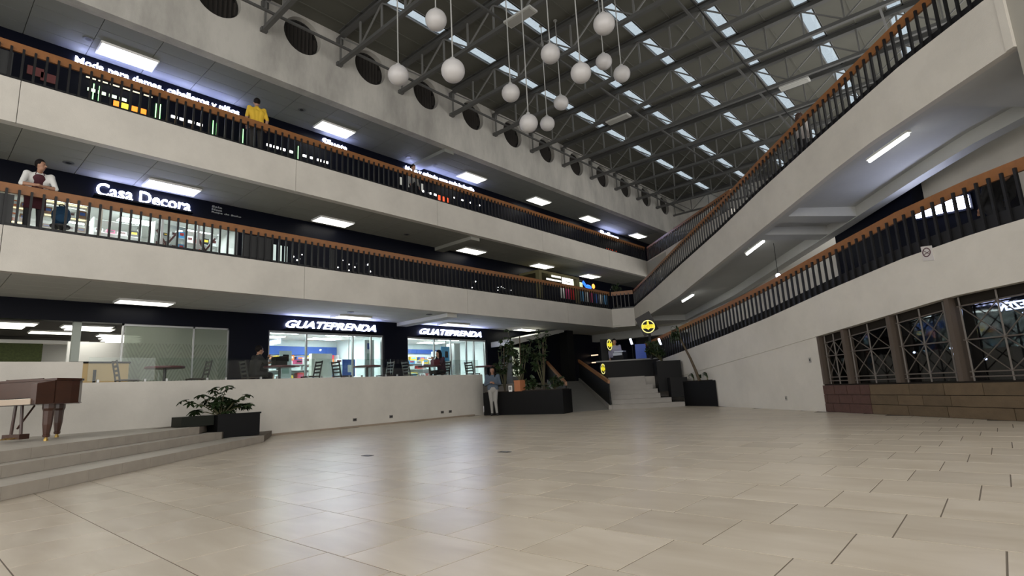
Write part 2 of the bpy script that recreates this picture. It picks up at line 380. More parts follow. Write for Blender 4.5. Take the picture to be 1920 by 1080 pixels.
for yc in VENTY:
    if yc < 3: continue
    if v0 is None:
        v0 = thing('wall_vent', 'round dark louvred vent high on the stained concrete wall', 'vent', (XF-.2,yc,VZ), group='round vents below the roof')
        MB().ringsweep([[Vector((x, r*math.cos(t), r*math.sin(t))) for t in [2*math.pi*i/28 for i in range(28)]] for r, x in ((VR-.004,.02),(VR-.05,.02),(VR-.05,-.05),(VR-.004,-.05))]).build('ring', VDARK, v0, world=False)
        MB().sweep([[Vector((x, .55*math.cos(t), .55*math.sin(t))) for t in [2*math.pi*i/28 for i in range(28)]] for x in (-.07,-.055)]).build('backing', VDARK, v0, world=False)
        for i in range(-4, 5):
            y = i*.12; h = math.sqrt(max(.01, .52**2-y*y))
            MB().cbox((-.02,y,0), (math.cos(.6),math.sin(.6),0), (-math.sin(.6),math.cos(.6),0), (0,0,1), .045, .006, h).build('slat', VSL, v0, world=False)
    else:
        c = copy_tree(v0); c.location = (XF-.2, yc, VZ)
# ================================================================== roof
SKY = [(-11.76,-11.38),(-9.47,-9.13),(-7.33,-6.99),(-5.17,-4.82),(-3.06,-2.67),(-.93,-.55),(1.2,1.57),(3.35,3.71),(5.5,5.86)]
xs = [XF-.3]+[v for p in SKY for v in p]+[8.5]
roof = struct('ceiling_roof', MB().box(XF-.3, 8.5, -9, -8.8, ROOF, ROOF+.12), DECK)
for i in range(0, len(xs), 2):
    a, b = xs[i], xs[i+1]; n = max(1, round((b-a)/.9)); wd = (b-a)/n
    for j in range(n):                                   # roofing sheets with an upstanding lap
        MB().box(a+wd*j, a+wd*(j+1)-.012, -8.8, 36, ROOF, ROOF+.06).build('roof_sheet', DECK, roof)
        MB().box(a+wd*j-.02, a+wd*j+.02, -8.8, 36, ROOF-.03, ROOF).build('roof_lap', DECK, roof)
FRAME = mat('skylight frame', (.16,.16,.16), .5)
for i, (a, b) in enumerate(SKY):
    sk = struct('window_skylight_%d' % (i+1), MB().box(a-.03, a, -8.8, 36, ROOF-.03, ROOF+.06).box(b, b+.03, -8.8, 36, ROOF-.03, ROOF+.06), FRAME)
    for k in range(-7, 12):
        y0 = 8.21+2.34*k
        MB().box(a, b, y0+.03, y0+2.31, ROOF+.015, ROOF+.021).build('pane', PANE, sk)
        MB().box(a, b, y0-.03, y0+.03, ROOF-.01, ROOF+.05).build('glazing_bar', FRAME, sk)
# --------------------------------------------------- trusses
TZ0, TZ1 = 11.02, 12.0
vert_me = MB().bar((0,0,TZ0+.05),(0,0,TZ1-.1),.05,.05).mesh('web_post', mat('web steel', (.14,.14,.135), .5))
WEB = MATS['web steel']
PX = 1.085; NX = 16
diaA = MB().bar((0,0,TZ0+.05),(PX,0,TZ1-.1),.04,.04).mesh('web_brace', WEB); diaB = MB().bar((0,0,TZ1-.1),(PX,0,TZ0+.05),.04,.04).mesh('web_brace', WEB)
XT0 = XF+.12; XT1 = XT0+PX*NX
topm = MB().box(0,XT1-XT0,-.09,.09,TZ1-.115,TZ1-.09).box(0,XT1-XT0,-.012,.012,TZ1-.09,TZ1+.07).box(0,XT1-XT0,-.09,.09,TZ1+.07,TZ1+.098).mesh('top_chord', STEEL)
botm = MB().box(0,XT1-XT0,-.06,.06,TZ0-.05,TZ0+.06).mesh('bottom_chord', STEEL)
for k in range(-2, 12):
    y = 8.21+2.34*k
    t = thing('roof_truss', 'grey steel lattice truss spanning under the roof deck', 'truss', (XT0,y,0), group='parallel roof trusses')
    link('top_chord', topm, t); link('bottom_chord', botm, t)
    for i in range(NX+1):
        link('web_post', vert_me, t, (PX*i,0,0))
        if i < NX: link('web_brace', diaB if i % 2 == 0 else diaA, t, (PX*i,0,0))
    MB().box(-.12,.0,-.09,.09,TZ0-.06,TZ0+.05).box(-.12,.0,-.09,.09,TZ1-.3,TZ1-.1).build('wall_bracket', STEEL, t, world=False)
for n, (x, z) in enumerate(((XF+.72,11.14),(-9.0,11.1),(-5.07,11.1),(-1.0,11.1))):
    b = MB().box(x-.03,x+.03,2.5,34,z-.03,z+.03).build('tie_bar', STEEL)
    tag(b, ['thin steel tie bar running past the round vents along the wall','thin steel tie bar crossing the trusses beyond the globe cluster','thin steel tie bar crossing the trusses beside a hanging conduit','thin steel tie bar crossing the trusses nearest the ramps'][n], 'tie bar')
cpts = [Vector((-4.72, 9+t*1.2, 11.0-.10*math.sin(t*1.6)**2)) for t in range(0, 19)]
tag(MB().path(cpts, .02, 6).build('conduit', BLACK), 'black cable conduit hung in shallow loops under the trusses', 'conduit')
FIXG = mat('fixture lens', (.30,.30,.28), .35); FIXF = mat('fixture frame', (.42,.42,.40), .4)
for (x, y), lab in zip(((-8.4,10.5),(-9.6,17.72),(-3.9,20.15)), ('unlit rectangular roof lamp above the globe cluster','unlit rectangular roof lamp on a truss beyond the globe cluster','unlit rectangular roof lamp on a truss near the upper ramp rail')):
    t = thing('roof_lamp', lab, 'lamp', (x,y,TZ0-.06), group='roof lamps')
    MB().box(-.48,.48,-.17,.17,-.05,0.01).build('housing', FIXF, t, world=False); MB().box(-.44,.44,-.13,.13,-.062,-.05).build('lens', FIXG, t, world=False)
# ================================================================== right-hand wall under the lower ramp
SS = [-11.5,-9,-7.41,-5.5,-3.88,-2.7,-1.66,-.4,.78,1.7,2.65,3.4,4.1,5,6.5,9]
def ribbon(tabT, tabB, frame, s0, s1, off0, off1, n=24):
    ss = [s0+(s1-s0)*i/n for i in range(n+1)]
    return MB().sweep([[frame(s,off0,tabB(s)), frame(s,off1,tabB(s)), frame(s,off1,tabT(s)), frame(s,off0,tabT(s))] for s in ss])
lt = lambda s: lerp_tab(LOW_TOP, s); lb = lambda s: lerp_tab(LOW_BOT, s)
ut = lambda s: lerp_tab(UP_TOP, s); ub = lambda s: lerp_tab(UP_BOT, s)
struct('wall_ramp_fascia_lower', ribbon(lt, lb, W, -11.5, 8, 0, .18, 48), PLASTER)
struct('wall_right', ribbon(lambda s: lb(s)+.02, lambda s: -.2, W, -12.5, 0.0, .02, .2, 20), PLASTER)
struct('floor_ramp_lower', ribbon(lambda s: lt(s)-.12, lambda s: lt(s)-.4, W, -11.5, 8, .18, 3.2, 40), SLAB)
# upper ramp
struct('wall_ramp_fascia_upper', ribbon(ut, ub, U, 0, 19.0, 0, .14, 60), PLASTER)
struct('wall_ramp_fascia_end', MB().prism([tuple(U(19.0,-.02)[:2]), tuple(U(19.12,-.02)[:2]), tuple(U(19.12,2.6)[:2]), tuple(U(19.0,2.6)[:2])], 5.44, 6.43), PLASTER)
struct('ceiling_ramp_soffit', ribbon(lambda s: ut(s)-.12, lambda s: ub(s)+.22, U, 0, 19.0, .14, 2.5, 40), SOFFIT)
struct('trim_6', ribbon(lambda s: ub(s)+.22, ub, U, 0, 19.0, .14, .30, 40), SOFFIT)
struct('trim_7', ribbon(lambda s: ub(s)+.22, lambda s: ub(s)-.06, U, 0, 19.0, 2.2, 2.5, 40), SOFFIT)
for n, (s0, s1) in enumerate(((.0,.8),(11.1,11.5),(12.3,12.7),(17.5,19.0))):
    struct('trim_%d' % (8+n), MB().sweep([[U(s,.30,ub(s)+.0), U(s,2.2,ub(s)-.04), U(s,2.2,ub(s)+.23), U(s,.30,ub(s)+.23)] for s in (s0,s1)]), SOFFIT)
# column where the ramp turns, and the wall behind it
COLM = mat('column plaster', (.33,.315,.275), .7, .06, 2)
struct('wall_column', MB().prism([tuple(U(19.12,.03)[:2]), tuple(U(22,.03)[:2]), tuple(U(22,1.2)[:2]), tuple(U(19.12,1.2)[:2])], 2.5, ROOF), COLM)
struct('wall_column_inner', MB().prism([tuple(U(18.4,2.5)[:2]), tuple(U(20.3,2.5)[:2]), tuple(U(20.3,3.0)[:2]), tuple(U(18.4,3.0)[:2])], 2.5, ROOF), COLM)
struct('floor_landing_upper', MB().prism([tuple(U(19.12,1.25)[:2]), tuple(U(24,1.25)[:2]), tuple(U(24,6)[:2]), tuple(U(19.12,6)[:2])], 6.0, 6.3), SLAB)
# walls behind the lower ramp
struct('wall_ramp_back_white', MB().prism([tuple(W(-1.2,3.25)[:2]), tuple(W(9,3.25)[:2]), tuple(W(9,3.4)[:2]), tuple(W(-1.2,3.4)[:2])], 1.0, 6.0), PLASTER)
struct('wall_ramp_back_far', MB().prism([tuple(W(-13,3.3)[:2]), tuple(W(-2.4,3.3)[:2]), tuple(W(-2.4,3.45)[:2]), tuple(W(-13,3.45)[:2])], 1.0, 4.4), PLASTER)
struct('wall_shop_navy', MB().prism([tuple(W(-2.4,2.9)[:2]), tuple(W(.25,2.9)[:2]), tuple(W(.25,3.3)[:2]), tuple(W(-2.4,3.3)[:2])], 1.5, 5.6), NAVY)
# ================================================================== brick base and grilles
MORT = mat('mortar', (.022,.016,.012), .9)
base = struct('wall_brick_base', ribbon(lambda s: .565, lambda s: -.2, W, 0.0, 8, .03, .28, 4), MORT)
BR_R = mat('red block', (.075,.036,.028), .8, .25, 12, bump=.5); BR_B = mat('brown block', (.090,.062,.034), .8, .3, 7, bump=.5); BR_C = mat('ochre block', (.105,.072,.040), .8, .3, 7, bump=.5)
rows = [(.005,.185,[0,.25,.74,1.34,2.2,3.0,4.1,4.9,5.7,6.8,8]), (.195,.37,[0,.10,.47,.86,1.34,2.0,2.55,3.1,4.4,5.3,6.2,8]), (.38,.575,[0,.14,.36,.73,1.10,1.36,2.3,3.0,3.69,4.5,5.6,6.6,8])]
for z0, z1, js in rows:
    for i, (a, b) in enumerate(zip(js, js[1:])):
        j = random.uniform(-.004,.006); m = BR_R if b < 1.4 else (BR_B, BR_C)[i % 2]
        A = lambda s, o, z: W(s, o, z)
        V = [A(a+.006,.0-j,z0),A(b-.006,.0-j,z0),A(b-.006,.06,z0),A(a+.006,.06,z0),A(a+.006,.0-j,z1),A(b-.006,.0-j,z1),A(b-.006,.06,z1),A(a+.006,.06,z1)]
        MB().add(V, [(0,3,2,1),(4,5,6,7),(0,1,5,4),(1,2,6,5),(2,3,7,6),(3,0,4,7)]).build('brick', m, base)
GRL = mat('grille steel', (.085,.070,.058), .5); POST = mat('window post', (.075,.056,.042), .6); OLD = mat('dark lintel', (.014,.011,.008), .8, spec=.2)
struct('trim_12', ribbon(lambda s: lb(s)+.0, lambda s: lb(s)-.15, W, 0.0, 8, .16, .3, 16), OLD)
struct('trim_13', ribbon(lambda s: .6, lambda s: .565, W, 0.0, 8, .06, .3, 4), OLD)
DGLASS = glass('dark shop glass', (.34,.36,.37), .05, .03)
bays = [(.10,.76),(.88,1.98),(2.14,3.22),(3.42,4.78),(4.95,6.2)]
for i, (a, b) in enumerate(bays):
    win = struct('window_%d' % (i+1), MB().sweep([[W(s,.25,.6), W(s,.262,.6), W(s,.262,lb(s)-.1), W(s,.25,lb(s)-.1)] for s in (a-.05,(a+b)/2,b+.07)]), DGLASS)
    zt = lambda s: lb(s)-.17; zm = 1.27 if i else 1.22
    mid = (a+b)/2
    for s in (a+.05, mid, b-.05):
        MB().bar(W(s,.12,.6), W(s,.12,lb(s)-.02), .024, .024).build('grille_upright', GRL, win)
    for z in (.67,.75,zm): MB().bar(W(a,.12,z), W(b,.12,z), .022, .022).build('grille_rail', GRL, win)
    MB().bar(W(a,.12,zt(a)), W(b,.12,zt(b)), .022, .022).build('grille_rail', GRL, win)
    for s0, s1 in ((a+.05,mid),(mid,b-.05)):
        for z0, z1a, z1b in ((.75,zm,zm),(zm,zt(s0),zt(s1))):
            MB().bar(W(s0,.125,z0), W(s1,.125,z1b), .014, .014).build('grille_brace', GRL, win)
            MB().bar(W(s0,.115,z1a), W(s1,.115,z0), .014, .014).build('grille_brace', GRL, win)
for i, s in enumerate((.04,.82,2.06,3.32,4.86)):
    struct('trim_%d' % (14+i), MB().sweep([[W(s-wd,.03,z), W(s+wd,.03,z), W(s+wd,.24,z), W(s-wd,.24,z)] for wd in (.045 if s > .1 else .035,) for z in (.6, lb(s)-.0)]), POST)
# dim shop behind the grilles
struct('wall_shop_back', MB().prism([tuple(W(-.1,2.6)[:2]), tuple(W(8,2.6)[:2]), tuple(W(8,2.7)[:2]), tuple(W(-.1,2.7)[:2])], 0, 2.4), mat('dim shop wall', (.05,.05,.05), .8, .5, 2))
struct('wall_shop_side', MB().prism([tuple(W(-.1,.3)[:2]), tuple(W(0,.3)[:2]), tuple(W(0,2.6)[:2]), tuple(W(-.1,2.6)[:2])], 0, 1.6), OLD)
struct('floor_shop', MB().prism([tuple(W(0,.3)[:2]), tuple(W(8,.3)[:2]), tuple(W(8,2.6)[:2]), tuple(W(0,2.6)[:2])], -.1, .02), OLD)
GREYP = mat('grey panel', (.16,.17,.17), .5, .15, 2)
for s0, s1, o_, z1, lab in ((1.35,1.75,1.4,1.9,'tall grey display board behind the second grille bay'),(3.6,4.25,1.0,1.75,'tall pale grey display board behind the widest grille bay'),(2.75,3.1,1.8,1.85,'narrow grey display board behind the third grille bay')):
    t = thing('display_board', lab, 'board', tuple(W((s0+s1)/2,o_,.02)))
    MB().sweep([[W(s,o_,.12), W(s,o_+.05,.12), W(s,o_+.05,z1), W(s,o_,z1)] for s in (s0,s1)]).build('panel', GREYP, t)
    for s in (s0+.05, s1-.05): MB().bar(W(s,o_+.02,.02), W(s,o_+.02,.15), .03, .03).build('leg', BLACK, t)
for s, z, lab in ((2.52,1.18,'small bright bulb hanging high in the dim barred shop'),(2.56,1.07,'small bright bulb hanging just under another in the dim barred shop'),(1.72,1.16,'small bright bulb behind the second grille bay'),(3.12,.95,'small bright bulb low beside the third grille bay')):
    t = thing('bulb', lab, 'lamp', tuple(W(s,.8,z)))
    MB().sphere(W(s,.8,z), .022, n=10, m=6).build('globe', SIGNW, t); MB().tube(W(s,.8,z+.02), W(s,.8,2.0), .004, n=5).build('flex', BLACK, t)
# glowing backward letters added behind the glass, standing in for a reflected sign
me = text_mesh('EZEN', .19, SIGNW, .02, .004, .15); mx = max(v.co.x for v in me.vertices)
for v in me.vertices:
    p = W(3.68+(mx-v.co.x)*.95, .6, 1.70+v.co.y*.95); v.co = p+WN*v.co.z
ms = thing('reflection_letters', 'white backward letters standing in for a sign reflection in the widest grille bay', 'sign', tuple(W(3.9,.6,1.72)))
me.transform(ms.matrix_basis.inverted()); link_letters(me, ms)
MB().sweep([[W(s,.63,1.58), W(s,.66,1.58), W(s,.66,1.98), W(s,.63,1.98)] for s in (3.62,4.5)]).build('reflection_backing', BLACK, ms)
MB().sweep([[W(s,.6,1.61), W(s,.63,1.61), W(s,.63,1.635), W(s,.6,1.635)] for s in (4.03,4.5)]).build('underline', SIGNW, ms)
# no-smoking notice on the lower ramp fascia
ns = thing('no_smoking_sign', 'small white no-smoking notice on the ramp fascia', 'sign', tuple(W(3.2,-.005,2.82)))
MB().sweep([[W(s,-.012,z-.03*(s-3.09)/.2) , W(s,-.002,z-.03*(s-3.09)/.2), W(s,-.002,z+.26-.03*(s-3.09)/.2), W(s,-.012,z+.26-.03*(s-3.09)/.2)] for s, z in ((3.09,2.70),(3.30,2.70))]).build('plate', mat('notice white', (.55,.52,.50), .5), ns)
NSD = mat('notice ink', (.10,.05,.06), .6)
def ring(fr, sc, zc, off, r0, r1, n=24, d=.004):
    return MB().ringsweep([[fr(sc+r*math.cos(t), o_, zc+r*math.sin(t)) for t in [2*math.pi*i/n for i in range(n)]] for r, o_ in ((r1,off),(r1,off-d),(r0,off-d),(r0,off))])
ring(W, 3.185, 2.835, -.012, .065, .082).build('ring', NSD, ns)
MB().bar(W(3.13,-.015,2.885), W(3.24,-.015,2.785), .004, .014, WN).build('slash', NSD, ns)
MB().bar(W(3.14,-.018,2.805), W(3.235,-.018,2.835), .004, .018, WN).build('cigarette', NSD, ns)
for s, z, lab in ((-.3,1.16,'small grey switch plate high on the white ramp wall'),(-1.39,.28,'small grey outlet low on the white ramp wall'),(-5.63,1.42,'small grey switch plate above the planter on the white ramp wall')):
    t = thing('wall_plate', lab, 'outlet', tuple(W(s,.02,z)))
    MB().sweep([[W(x,.008,z-.055), W(x,.02,z-.055), W(x,.02,z+.055), W(x,.008,z+.055)] for x in (s-.035,s+.035)]).build('plate', mat('plate grey', (.28,.27,.25), .5), t)
    MB().sweep([[W(x,.003,z-.02), W(x,.009,z-.02), W(x,.009,z+.02), W(x,.003,z+.02)] for x in (s-.012,s+.012)]).build('rocker', BLACK, t)
t0 = None
for y in (8.81,10.05,12.07,12.42):
    if t0 is None:
        t0 = thing('wall_outlet', 'small dark outlet low on the long white parapet', 'outlet', (XF,y,.215), group='outlets along the parapet')
        MB().box(0,.01,-.06,.06,-.04,.04).build('plate', mat('outlet dark', (.09,.085,.08), .5), t0, world=False)
        MB().box(.01,.016,-.03,-.01,-.015,.015).box(.01,.016,.01,.03,-.015,.015).build('sockets', BLACK, t0, world=False)
    else: copy_tree(t0).location = (XF,y,.215)
# ================================================================== railings
def railing(label, pts, rail_h, spacing, side, solid=(), rail_t=.19, base_h=.07):
    """pts: (x, y, z of the ledge); side: unit vector towards the hall; balusters stand on the hall side"""
    pts = [Vector(p) for p in pts]; side = Vector(side)
    r = thing('railing', label, 'railing', tuple(pts[0]))
    def sec(p, o0, o1, z0, z1): return [p+side*o0+Vector((0,0,z0)), p+side*o1+Vector((0,0,z0)), p+side*o1+Vector((0,0,z1)), p+side*o0+Vector((0,0,z1))]
    MB().sweep([sec(p,-.095,-.045,rail_h-rail_t,rail_h) for p in pts]).build('handrail', WOOD, r)
    MB().sweep([sec(p,-.085,-.05,.0,base_h) for p in pts]).build('base_rail', BAL, r)
    L = [0]
    for a, b in zip(pts, pts[1:]): L.append(L[-1]+(b-a).length)
    me = MB().box(-.02,.02,-.02,.02,0,rail_h-rail_t+.07).mesh('baluster', BAL)
    n = int(L[-1]/spacing); ang = math.atan2(side.y, side.x)
    for i in range(n):
        d = spacing*(i+.5); k = max(j for j in range(len(L)) if L[j] <= d); k = min(k, len(pts)-2)
        p = pts[k].lerp(pts[k+1], (d-L[k])/(L[k+1]-L[k]))+side*(-.022)
        b = link('baluster', me, r, p-pts[0]); b.rotation_euler = (0,0,ang)
    PAN = mat('dark infill', (.030,.031,.032), .5)
    for d0, d1 in solid:
        def at(d):
            k = min(max(j for j in range(len(L)) if L[j] <= d), len(pts)-2); return pts[k].lerp(pts[k+1], (d-L[k])/(L[k+1]-L[k]))
        MB().sweep([sec(at(d),-.14,-.11,.0,rail_h-rail_t-.02) for d in (d0,d1)]).build('infill_panel', PAN, r)
    return r
Y0 = -.5
railing('long orange-topped railing with black balusters, on the second gallery edge above the parapet', [(XF,Y0,Z2T),(XF,23.2,Z2T)], .87, .187, (1,0,0), solid=((0,1.72),(6.1,6.85),(8.6,8.7)))
railing('long orange-topped railing with black balusters, on the third gallery edge below the concrete wall', [(XF,Y0,Z3T),(XF,27.4,Z3T)], .82, .187, (1,0,0), solid=((0,1.45),))
a, b = Vector((XF,23.25,Z2T)), U(.02,0,Z2T)
d = (b-a).normalized()
railing('short orange-topped railing joining the second gallery to the upper ramp', [a, b], .87, .187, (d.y,-d.x,0))
railing('dark-balustered railing on the diagonal far edge of the third gallery', [a3+Vector((0,0,Z3T)), b3+Vector((0,0,Z3T))], .82, .187, tuple(-N3))
railing('sloping orange-topped railing on the upper ramp, under the roof trusses', [U(s,0,ut(s)) for s in (0,2.95,6.38,9.36,11.93,14.44,17.2,19.0)], .87, .19, tuple(-UN), base_h=.14)
railing('sloping orange-topped railing on the lower ramp, above the barred windows', [W(s,0,lt(s)) for s in (-10.8,-7.41,-3.88,-1.66,.78,2.65,4.1,7.8)], .90, .2, tuple(-WN), base_h=.22)
# glass guard on the parapet
for i in range(9):
    y0 = 2.62+i*1.26
    g = thing('guard_panel', 'clear glass guard panel standing on the white parapet', 'glass guard', (XF-.12,y0,1.41), group='glass guards on the parapet')
    MB().box(-.005,.005,.02,1.22,.03,.52).build('pane', GUARD, g, world=False)
    for y in (.2,1.04): MB().box(-.02,.02,y-.02,y+.02,0,.06).build('clamp', ALU, g, world=False)
# ================================================================== stage with three steps
SA = Vector((-7.74,.84,0)); SDr = Vector((-.683,.730,0)); SN = Vector((-.730,-.683,0))
def St(s, o, z=0): return SA+SDr*s+SN*o+Vector((0,0,z))
TREADT = mat('stage tread tile', (.47,.43,.37), .45, .14, 5)
ends = (6.26,5.83,5.55); offs = (0,.685,1.0); RH = .14
for i in range(3):
    s1, o0 = ends[i], offs[i]
    root = struct('floor_stage_step_%d' % (i+1), MB().prism([tuple(St(-6,o0+.012)[:2]), tuple(St(s1,o0+.012)[:2]), (XF,St(s1,o0).y+ (XF-St(s1,o0).x)*-.55 if i < 2 else St(s1,o0).y+.9), (XF,-6)], RH*i, RH*(i+1)-.012), GROUT)
    k = 0; s = -6+.17*i
    while s < s1-.02:
        e = min(s+.6, s1)
        MB().sweep([[St(x,o0,RH*i+.002), St(x,o0+.012,RH*i+.002), St(x,o0+.012,RH*(i+1)), St(x,o0,RH*(i+1))] for x in (s+.002,e-.002)]).build('riser_tile', STAGET, root)
        dep = (offs[i+1]-o0) if i < 2 else 1.2
        MB().sweep([[St(x,o0+.013,RH*(i+1)-.012), St(x,o0+dep,RH*(i+1)-.012), St(x,o0+dep,RH*(i+1)), St(x,o0+.013,RH*(i+1))] for x in (s+.002,e-.002)]).build('tread_tile', TREADT, root)
        s = e; k += 1
STAGEF = mat('stage floor', (.42,.385,.33), .4, .12, 4)
struct('floor_stage', MB().prism([tuple(St(-6,2.2)[:2]), tuple(St(5.4,2.2)[:2]), (XF,4.35), (XF,-5.5)], .408, .42), STAGEF)
# ================================================================== far stairs and wheelchair ramp
QE = Vector((.832,.555,0)); QB = Vector((-.555,.832,0)); Q0 = Vector((-9.9,16.07,0))
def Q(e, b, z=0): return Q0+QE*e+QB*b+Vector((0,0,z))
STEPM = mat('stair stone', (.27,.25,.225), .5, .12, 5)
for i, wd in enumerate((2.34,1.97,1.66,1.62,1.5,1.3,1.3)):
    struct('floor_stair_step_%d' % (i+1), MB().prism([tuple(Q(0,.3*i)[:2]), tuple(Q(wd,.3*i)[:2]), tuple(Q(wd,2.1)[:2]), tuple(Q(0,2.1)[:2])], .153*i, .153*(i+1)-.03).prism([tuple(Q(-.01,.3*i-.02)[:2]), tuple(Q(wd,.3*i-.02)[:2]), tuple(Q(wd,2.1)[:2]), tuple(Q(-.01,2.1)[:2])], .153*(i+1)-.03, .153*(i+1)), STEPM)
RA = Vector((-9.93,16.1,0)); RD = Vector((-.684,.729,0)); RE = Vector((-.729,-.684,0))      # along the ramp, towards its left side
def Rm(t, e, z=0): return RA+RD*t+RE*e+Vector((0,0,z))
rz = lambda t: 1.05*t/6.6
struct('floor_ramp_access', MB().prism([tuple(Rm(0,0)[:2]), tuple(Rm(6.6,0)[:2]), tuple(Rm(6.6,1.5)[:2]), tuple(Rm(-.2,1.5)[:2])], [-.01,-.01,-.01,-.01], [.004,1.05,1.05,.004]), mat('ramp screed', (.22,.21,.19), .7, .1, 6))
def ramp_side(e, label, t0, t1):
    r = thing('ramp_balustrade', label, 'balustrade', tuple(Rm(t0,e)))
    MB().sweep([[Rm(t,e-.07,-.01), Rm(t,e+.07,-.01), Rm(t,e+.07,rz(max(t,0))+.14), Rm(t,e-.07,rz(max(t,0))+.14)] for t in (t0,t1)]).build('kerb', STEPM, r)
    MB().sweep([[Rm(t,e-.015,rz(max(t,0))+.14), Rm(t,e+.015,rz(max(t,0))+.14), Rm(t,e+.015,rz(max(t,0))+.86), Rm(t,e-.015,rz(max(t,0))+.86)] for t in (t0,t1)]).build('panel', BLACK, r)
    MB().sweep([[Rm(t,e-.04,rz(max(t,0))+.86), Rm(t,e+.04,rz(max(t,0))+.86), Rm(t,e+.04,rz(max(t,0))+.98), Rm(t,e-.04,rz(max(t,0))+.98)] for t in (t0,t1)]).build('handrail', WOOD, r)
    n = int((t1-t0)/.3)
    for i in range(n):
        t = t0+.15+i*.3; MB().bar(Rm(t,e-.03,rz(max(t,0))+.14), Rm(t,e-.03,rz(max(t,0))+.92), .03, .03).build('baluster', BAL, r)
ramp_side(.05, 'sloping wood-topped balustrade between the access ramp and the stone stairs', .02, 6.5)
ramp_side(1.5, 'sloping wood-topped balustrade between the access ramp and the planted box', .05, 6.5)
# ================================================================== ceiling lamps on the galleries
lam = None
def panel_lamp(x, y, z, label, group):
    global lam
    if lam is None:
        lam = thing('panel_lamp', label, 'ceiling lamp', (x,y,z), group=group)
        mb = MB().box(-.31,-.285,-.62,.62,-.05,.02).box(.285,.31,-.62,.62,-.05,.02).box(-.31,.31,-.62,-.595,-.05,.02).box(-.31,.31,.595,.62,-.05,.02); mb.build('frame', WHITE, lam, world=False)
        MB().box(-.285,.285,-.595,.595,-.045,-.03).build('diffuser', LIGHT, lam, world=False)
    else:
        c = copy_tree(lam); c.location = (x,y,z); c['label'] = label; c['group'] = group
for y, l in ((4.13,'above the frosted zig-zag panes'),(10.2,'above the first GUATEPRENDA sign'),(14.9,'above the second GUATEPRENDA sign'),(19.4,'above the planted trees')): panel_lamp(-16.3, y, Z2B, 'glowing panel lamp on the ground gallery ceiling '+l, 'ground gallery lamps')
for y, l in ((4.4,'above the Casa Decora sign'),(9.1,'past the Casa Decora sign'),(15.4,'just past the ceiling beam'),(20.1,'before the olive booth'),(24.2,'above the blue and orange bird sign')): panel_lamp(-15.65, y, Z3B, 'glowing panel lamp on the second gallery ceiling '+l, 'second gallery lamps')
for y, l in ((3.15,'above the long clothing sign'),(9.0,'beyond the yellow shirt'),(15.4,'at the end of the far clothing sign'),(19.9,'past the far clothing sign'),(24.3,'past the far clothing sign'),(29.6,'beside the small far-end sign')): panel_lamp(-15.45, y, ZUB, 'glowing panel lamp on the third gallery ceiling '+l, 'third gallery lamps')
for s0, s1, lab in ((15.3,16.45,'long tube lamp on the upper ramp soffit beside the column'),(9.85,10.95,'long tube lamp on the middle of the upper ramp soffit'),(4.5,5.65,'long tube lamp at the low end of the upper ramp soffit')):
    t = thing('tube_lamp', lab, 'tube lamp', tuple(U(s0,.6,ub(s0)+.1)))
    MB().bar(U(s0,.60,ub(s0)+.085), U(s1,.60,ub(s1)+.085), .10, .05).build('housing', WHITE, t)
    for s in (s0+.2, s1-.2): MB().tube(U(s,.6,ub(s)+.1), U(s,.6,ub(s)+.222), .012, n=6).build('hanger', WHITE, t)
    MB().tube(U(s0+.04,.60,ub(s0)+.03), U(s1-.04,.60,ub(s1)+.03), .032, n=10).build('tube', mat('tube light', (.9,.9,.9), .5, emit=9, emitc=(1,1,.95)), t)
# ceiling speakers / smoke detectors
DET = mat('speaker grey', (.10,.10,.10), .6)
for x, y, z in ((-15.3,2.3,ZUB),(-15.0,7.6,ZUB),(-15.6,12.2,ZUB),(-15.5,13.4,ZUB),(-15.5,2.2,Z3B),(-15.4,11.9,Z3B),(-15.4,9.6,Z2B),(-14.6,12.2,Z2B)):
    g = {ZUB:'third',Z3B:'second',Z2B:'ground'}[z]
    t = thing('ceiling_speaker', 'small round dark speaker in the %s gallery ceiling' % g, 'speaker', (x,y,z), group='%s gallery speakers' % g)
    MB().lathe([(.11,.005),(.11,-.012),(.085,-.018)], 20).build('rim', DET, t, world=False); MB().lathe([(.083,-.012),(.05,-.02)], 20).build('mesh', BLACK, t, world=False)
# ================================================================== storefronts, ground gallery (x = -17)
XS = -17.0
struct('wall_shop_header_ground', MB().box(XS-.25, XS, -9, 36, 3.05, Z2B+.03), NAVY)
for i, (a, b) in enumerate(((-9,-1.5),(6.52,7.7),(12.02,13.1),(17.5,18.6),(19.9,36))):
    struct('wall_shop_pier_%d' % (i+1), MB().box(XS-.25, XS, a, b, GF, 3.05), NAVY)
# office with a dark ceiling behind the tall parapet
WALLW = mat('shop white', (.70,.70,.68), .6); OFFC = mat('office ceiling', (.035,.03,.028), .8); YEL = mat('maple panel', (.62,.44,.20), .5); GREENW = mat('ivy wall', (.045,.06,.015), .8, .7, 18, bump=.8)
struct('wall_office_back', MB().box(-23.6,-23.45,-9,7.1,GF,3.2), WALLW)
struct('wall_office_side', MB().box(-23.5,XS-.25,7.0,7.15,GF,3.2), WALLW)
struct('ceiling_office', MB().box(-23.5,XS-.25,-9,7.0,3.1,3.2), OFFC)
struct('wall_office_ivy', MB().box(-21.6,-21.5,-.1,2.9,GF,2.9), GREENW)
tag(MB().box(-21.45,-21.36,-1.4,-.35,GF,2.85).build('wardrobe', YEL), 'tall maple cupboard beside the ivy wall in the office', 'cupboard')
struct('trim_20', MB().box(-21.7,-21.4,-2.6,4,2.9,3.0), WALLW)
struct('wall_office_post', MB().box(-17.3,-17.12,2.86,3.02,GF,3.08), mat('office post', (.38,.42,.38), .5))
mme = None
